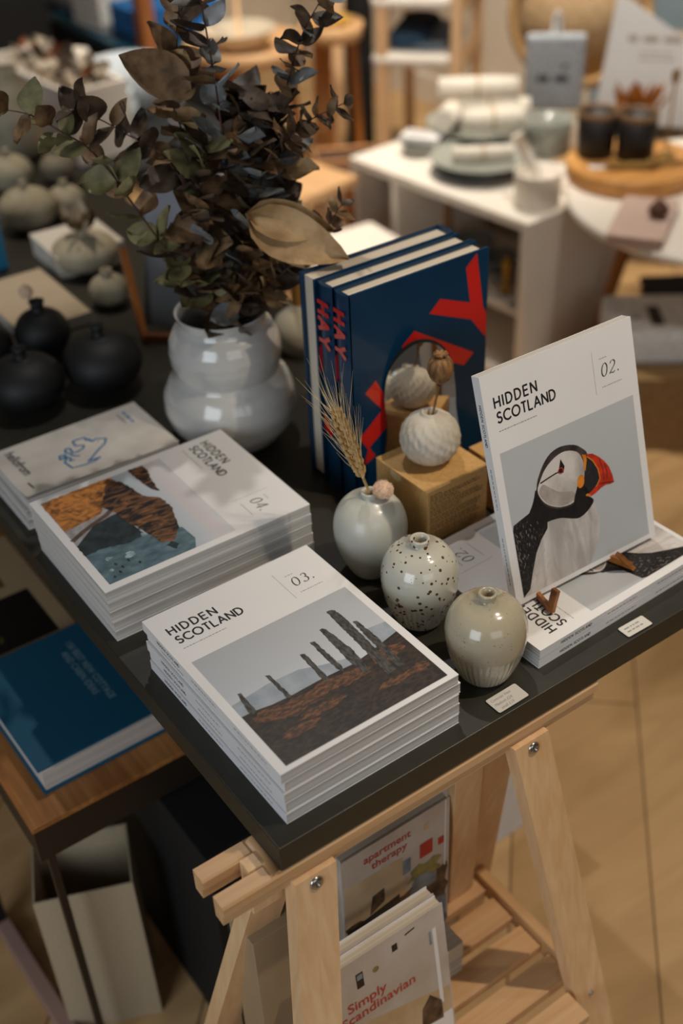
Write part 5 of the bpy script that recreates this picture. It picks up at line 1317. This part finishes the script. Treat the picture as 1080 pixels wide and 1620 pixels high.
# under the round table
bx_ = thing('parcel_box', 'brown cardboard box under the round white table', 'box', (1.690, 0.925, 0.0), R(50))
m = MB(); m.box((-.03, -.06, 0), (.23, .22, .19), 0, .002); m.build('carton', mat('brown_cardboard', '#8d6f4a', .8, '#806440', 60), bx_)
m = MB(); m.box((-.032, -.062, .1902), (.232, .222, .196), 0, .002); m.build('flap', mat('brown_cardboard_top', '#94764f', .8), bx_)
ck = thing('checked_parcel', 'pale blue-white quilted parcel with dark lettering on the brown cardboard box', 'parcel', (1.710, 0.965, 0.1965), R(52))
m = MB(); m.box((-.01, -.05, 0), (.20, .17, .085), 0, .015)
m.M = Matrix.Translation((0, 0, 0)); tiny_lines(m, .03, .045, .12, 1, .03, .030, .0853, 1, 33, 0); m.flat([(.06, .10), (.075, .103), (.073, .118), (.062, .114)], .0853, 1)
m.build('wrap', [mat('quilted_pale_blue', '#eef3f8', .6, '#d5dde4', 90, 2), M['ink']], ck)

# ------------------------------------------------------------------ slipper rack, leaning ladder rail, baskets, trays
rk = thing('slipper_rack', 'light wooden rack with fleece covered shelves for slippers', 'rack', (2.01, 2.51, 0.0), R(-50))
PX, PY = .235, .40
for x, y in ((0, 0), (PX, 0), (0, PY), (PX, PY)):
    m = MB(); m.box((x - .017, y - .017, 0), (x + .017, y + .017, 1.25), 0, .002); m.build('post', M['beech_z'], rk)
for z in (.10, .478, .650, .86):
    for x in (0, PX):
        m = MB(); m.box((x - .016, .018, z), (x + .016, PY - .018, z + .018)); m.build('side_rail', M['beech_y'], rk)
m = MB(); m.box((PX - .010, .02, .70), (PX + .008, PY - .02, .855)); m.build('end_board', wood('end_board_wood', '#b98a4e', '#a57640', 'y'), rk)
fl_ = mat('white_fleece', '#ebe4da', .95, '#ddd4c8', 130, 4, bump=1.0, sheen=.6)
for z in (.118, .4965, .6685):
    for k, y in enumerate((0.0, 0.19)):
        m = MB(); m.box((-.035, y + .01 - .03, z), (PX + .0 - .02, y + .19 - .03, z + .044), 0, .018); m.build('fleece_pad', fl_, rk)
nv = mat('navy_felt', '#22405a', .9, '#182f44', 90, 4, bump=.6); gf = mat('grey_felt', '#6b7680', .9, '#56616b', 90, 4, bump=.6); bf = mat('black_felt', '#16171b', .9)
rkM = Matrix.Translation((2.01, 2.51, 0)) @ Matrix.Rotation(R(-50), 4, 'Z')
def slipper(label, x, y, z, a, m1):
    p = rkM @ Vector((x, y, z))
    t_ = thing('slipper', label, 'slipper', p, R(a), 'felt slippers on the rack')
    m = MB(); m.lathe([(.001, .0), (.034, .002), (.037, .012), (.030, .02), (.0005, .018)], 28, 0, (0, 0, 0), None, True, True, 3.0, 1.0); m.build('sole', gf, t_)
    m = MB(); m.lathe([(.038, .012), (.037, .025), (.030, .042), (.016, .052), (.0005, .055)], 28, 0, (-.035, 0, 0), None, False, False, 1.9, 1.0); m.build('upper', m1, t_)
for i, (x, y, z, m1) in enumerate(((.10, .05, .5415, nv), (.10, .12, .5415, nv), (.10, .22, .5415, bf), (.10, .30, .5415, bf), (.10, .06, .7135, gf), (.10, .16, .7135, gf))):
    slipper(('navy felt slipper nearest the front on the middle fleece shelf', 'second navy felt slipper on the middle fleece shelf', 'black felt slipper behind the navy pair', 'black felt slipper at the back of the middle fleece shelf', 'grey felt slipper at the front of the upper fleece shelf', 'grey felt slipper further back on the upper fleece shelf')[i], x, y, z, -50, m1)

ld = thing('leaning_rail', 'pale wooden rail leaning upright beside the slipper rack', 'rail', (0, 0, 0))
m = MB(); m.bar((2.020, 2.830, 0.0125), (2.12, 2.86, 1.35), .055, .03, (-.5, -.8, 0), 0, .003); m.build('stile', M['beech_z'], ld)
m = MB(); m.box((1.995, 2.80, 0.0), (2.045, 2.86, 0.012)); m.build('foot_pad', M['black'], ld)
dk_c = thing('black_gap_strip', 'narrow black strip added for the dark gap between wooden rail and slipper rack', 'board', (0, 0, 0))  # black strip put in as the darkness of the gap
m = MB(); m.bar((2.165, 2.86, 0.0), (2.20, 2.90, 1.1), .10, .018, (-.5, -.8, 0), 0, .002); m.build('panel', M['black'], dk_c)
m = MB(); m.bar((2.20, 2.90, 1.101), (2.2005, 2.9005, 1.115), .104, .022, (-.5, -.8, 0)); m.build('edge_cap', M['black'], dk_c)

ubx = thing('dark_shade_block', 'dark block standing in for the shade beneath the round white table', 'basket', (2.06, 1.16, 0.0), R(-35))  # added dark block that keeps the space under the round table black
m = MB(); m.box((-.16, -.16, 0), (.16, .16, .155), 0, .01); m.build('body', M['black'], ubx)
m = MB(); m.box((-.165, -.165, .1553), (.165, .165, .175), 0, .008); m.build('lid', mat('charcoal_shade', '#1d1a18', .8, '#141210', 90), ubx)

pbg = thing('paper_bag', 'pale pinkish woven paper bag standing on the floor left of the cube shelf', 'bag', (1.800, 2.440, 0.0), R(-30))
wv_ = mat('pale_woven_paper', '#d6bda6', .85, '#c4a88f', 60, 3, (1, 1, 4), bump=.3)
m = MB(); w0, d0, w1, d1, hz = .075, .05, .095, .06, .28
v = [m._v(p) for p in ((-w0, -d0, .012), (w0, -d0, .012), (w0, d0, .012), (-w0, d0, .012), (-w1, -d1, hz), (w1, -d1, hz), (w1, d1, hz), (-w1, d1, hz))]
for f_ in ((3, 2, 1, 0), (0, 1, 5, 4), (1, 2, 6, 5), (2, 3, 7, 6), (3, 0, 4, 7)): m.bm.faces.new([v[i] for i in f_])
bmesh.ops.solidify(m.bm, geom=m.bm.faces[:], thickness=.004); m.build('body', wv_, pbg)
m = MB(); m.box((-w0 + .006, -d0 + .006, 0), (w0 - .006, d0 - .006, .0115)); m.build('base', M['black'], pbg)
m = MB(); m.tube([(-w1, -d1, hz), (w1, -d1, hz), (w1, d1, hz), (-w1, d1, hz), (-w1, -d1, hz)], .006, 8); m.build('rim', mat('orange_edge_binding', '#d39a68', .7), pbg)

def tray_table(label, x, y, z, r_, lw_):
    t_ = thing('tray_table', label, 'table', (x, y, 0))
    m = MB(); m.lathe([(r_ * .96, z - .02), (r_, z - .018), (r_ + .006, z + .028), (r_ - .008, z + .030), (r_ - .012, z), (.0005, z - .001)], 56); m.build('tray', M['beech'] if lw_ else M['beech_y'], t_)
    for a in (100, 220, 340):
        c, s = math.cos(R(a)), math.sin(R(a)); m = MB(); m.tube([(.7 * r_ * c, .7 * r_ * s, z - .021), (.95 * r_ * c, .95 * r_ * s, 0)], [.016, .012], 12); m.build('leg', lw, t_)
    return t_
tray_table('round beech tray table holding a pale bowl, behind the eucalyptus', 1.700, 2.830, 0.545, .190, 1)
vase('bowl', 'wide pale cream bowl with a dark foot on the round beech tray table', (1.690, 2.850, .5455), [(.05, 0), (.055, .004), (.085, .02), (.118, .058), (.122, .064), (.115, .062), (.05, .02), (.0005, .016)], mat('pale_sand_glaze', '#cdbfa8', .5), 'bowl')
hr_ = thing('hoop_handle_rod', 'thin pale wooden rod standing upright in the pale bowl', 'rod', (1.690, 2.850, .562))
m = MB(); m.tube([(0, 0, 0), (.012, .02, .40)], .008, 10); m.build('rod', M['beech_z'], hr_)
m = MB(); m.ball((.012, .02, .405), .013); m.build('knob', M['beech_z'], hr_)
tray_table('second round beech tray table further right with a yellow bowl', 1.900, 2.630, 0.60, .095, 0)
vase('bowl', 'yellow-ochre bowl on the second round tray table', (1.900, 2.630, .6005), [(.03, 0), (.034, .003), (.052, .02), (.066, .04), (.062, .04), (.03, .012), (.0005, .01)], mat('ochre_glaze', '#bb9140', .5), 'bowl')

bn = thing('wooden_bench', 'curved pale wooden bench beyond the display table', 'bench', (1.36, 2.12, 0.0), R(-80))
m = MB(); m.box((-.12, -.12, .40), (.20, .10, .428), 0, .004); m.build('seat', M['beech'], bn)
for x, y in ((-.10, -.10), (.18, -.10), (-.10, .08), (.18, .08)):
    m = MB(); m.tube([(x, y, .3998), (x * 1.1, y * 1.1, 0)], [.016, .013], 12); m.build('leg', lw, bn)
m = MB(); m.tube([(-.10, -.105, .18), (.185, -.105, .18)], .008, 10); m.build('stretcher', lw, bn)
wpl2 = thing('low_white_plinth', 'low white plinth on the floor between the vases and the paper bag', 'plinth', (1.20, 1.54, 0.0), R(-4))
m = MB(); m.box((0, 0, 0), (.26, .36, .30), 0, .003); m.build('body', wp, wpl2)
m = MB(); m.box((-.004, -.004, .3003), (.264, .364, .318), 0, .003); m.build('top', wp, wpl2)

# ------------------------------------------------------------------ far left: dark bench unit with folded textiles, crate, baskets
du = thing('dark_shelf_unit', 'long dark shelf unit with a blue edged top at the upper left', 'shelf', (1.470, 3.18, 0.0), R(-3))
m = MB(); m.box((0, 0, .475), (.42, 1.15, .500), 0, .002); m.build('top', mat('petrol_blue_lacquer', '#20495c', .35, coat=.4), du)
m = MB(); m.box((.01, .01, 0), (.41, 1.14, .4748)); m.build('body', M['black'], du)
bt = mat('bright_blue_cloth', '#1f6fb5', .85, '#185a96', 60); wt = mat('white_cloth', '#d9d9d6', .9, '#c9c9c6', 60, bump=.4); nt_ = mat('navy_cloth', '#123a66', .9)
def folded(label, x, y, z, m_, w_=.17, d_=.24, h_=.028, rz=0):
    t_ = thing('folded_textile', label, 'textile', (x, y, z), R(rz), 'folded textiles on the dark unit')
    m = MB(); m.box((-w_ / 2, -d_ / 2, 0), (w_ / 2, d_ / 2, h_ * .49), 0, h_ * .2); m.build('lower_fold', m_, t_)
    m = MB(); m.box((-w_ / 2 + .003, -d_ / 2 + .002, h_ * .5), (w_ / 2, d_ / 2 - .002, h_), 0, h_ * .2); m.build('upper_fold', m_, t_)
for k in range(6): folded('white folded towel, number %s from the bottom of the white pile on the dark unit' % ('one', 'two', 'three', 'four', 'five', 'six')[k], 1.60, 3.62, .5003 + k * .0285, wt)
for k in range(4): folded('blue folded cloth, number %s from the bottom of the blue pile beside the white towels' % ('one', 'two', 'three', 'four')[k], 1.63, 3.36, .5003 + k * .0285, bt if k else nt_, .20, .2)
folded('large bright blue cushion-like cloth right of the wooden post', 1.80, 3.34, .5003, bt, .12, .22, .12)
pst = thing('wooden_post', 'tall reddish wooden post standing beyond the dried branches', 'post', (1.405, 2.93, 0.0))
m = MB(); m.box((-.024, -.024, 0), (.024, .024, 1.3), 0, .003); m.build('shaft', wood('reddish_post_wood', '#a86b3e', '#86502a', 'z'), pst)
m = MB(); m.box((-.04, -.04, 1.3003), (.04, .04, 1.33), 0, .003); m.build('cap', wood('reddish_post_cap', '#a86b3e', '#86502a', 'x'), pst)

lb = thing('low_black_table', 'low black table behind the round vases carrying a white crate and a pleated basket', 'table', (0.70, 1.99, 0.0))
m = MB(); m.box((0, 0, .555), (.52, .85, .585), 0, .002); m.build('tabletop', mat('charcoal_laminate', '#121416', .5), lb)
for x, y in ((.02, .02), (.47, .02), (.02, .80), (.47, .80)):
    m = MB(); m.box((x, y, 0), (x + .03, y + .03, .5548)); m.build('leg', M['black'], lb)
cr = thing('white_crate', 'white painted open crate with dried flowers at the upper left', 'crate', (0.775, 2.10, 0.5855), R(3))
for a, b_, nm in (((0, 0), (.16, .012), 'end_panel'), ((0, .448), (.16, .46), 'end_panel'), ((0, .0122), (.012, .4478), 'side_panel'), ((.148, .0122), (.16, .4478), 'side_panel')):
    m = MB(); m.box((*a, 0), (*b_, .175), 0, .001); m.build(nm, wp, cr)
m = MB(); m.box((.0122, .0122, 0), (.1478, .4478, .012)); m.build('bottom', wp, cr)
df = thing('dried_bouquet', 'dried cream and rust flowers standing in the white crate', 'dried flower', (0, 0, 0))
m = MB(); rnd = random.Random(15)
for i in range(70):
    p = Vector((.80 + rnd.uniform(0, .10), 2.14 + rnd.uniform(0, .34), .73 + rnd.uniform(0, .06))); a = rnd.uniform(0, 6.28)
    leaf(m, p, Vector((math.cos(a), math.sin(a), rnd.uniform(.2, 1.6))), Vector((0, -.7, .7)), rnd.uniform(.03, .06), rnd.uniform(.015, .035), rnd.choice((0, 0, 1, 2)), .2, .2, i)
m.build('flower_heads', [mat('cream_dried_petals', '#cdbfa9', .8), mat('rust_dried_petals', '#8a4d2c', .8), leafm[2]], df)
m = MB()
for i in range(14):
    x, y = .80 + rnd.uniform(0, .10), 2.14 + rnd.uniform(0, .34); m.tube([(x, y, .600), (x + .01, y, .74)], .002, 6)
m.build('stems', twig, df)
pk = vase('pleated_basket', 'white pleated fabric basket at the back of the low black table', (1.075, 2.40, .5855), [(.07, 0), (.08, .003), (.095, .06), (.105, .13), (.100, .13), (.09, .05), (.0005, .01)], mat('pale_blue_white_fabric', '#c6cdd3', .85), 'basket', 180, lambda r, a, z: r + (.004 * math.cos(a * 45) if z > .004 else 0))
gj = vase('glass_jar', 'pale glass jar on the low black table beside the pleated basket', (0.985, 2.26, .5855), [(.03, 0), (.036, .003), (.038, .07), (.030, .09), (.030, .11), (.027, .11), (.034, .07), (.0005, .01)], mat('milky_glass', '#b8c4c8', .12, coat=.5), 'jar')
vase('white_jug', 'white jug on the low black table right of the crate', (0.985, 2.52, .5855), [(.04, 0), (.046, .003), (.055, .05), (.045, .10), (.035, .125), (.040, .15), (.036, .15), (.03, .12), (.0005, .02)], wp, 'jug')
folded('blue cloth lying on the low black table', 1.10, 2.62, .5855, bt, .14, .14, .02)
gbx = thing('grey_cushion', 'grey cushion in the top left corner on the dark unit', 'cushion', (1.66, 3.98, .5003), R(20))
m = MB(); m.box((-.15, -.2, 0), (.15, .2, .12), 0, .05); m.build('cover', mat('grey_wool', '#8d8a86', .9), gbx)
m = MB(); m.tube([(-.12, -.2, .06), (.12, -.2, .06)], .004, 6); m.build('piping', mat('grey_piping', '#77746f', .9), gbx)

bkc = thing('added_black_block', 'low black cabinet-like block added to darken the upper left by the back wall', 'cabinet', (0.45, 3.75, 0.0))  # added to turn this corner black, its cabinet form is made up
m = MB(); m.box((0, .02, 0), (.98, .45, .62), 0, .003); m.build('body', M['black'], bkc)
for k in range(2):
    m = MB(); m.box((.005 + k * .4875, 0, .02), (.4875 + k * .4875, .0195, .60), 0, .002); d_ = m.build('door', M['black'], bkc)
    m = MB(); m.tube([(.45 + k * .08, -.012, .28), (.45 + k * .08, -.012, .38)], .005, 8); m.build('handle', M['steel'], d_)
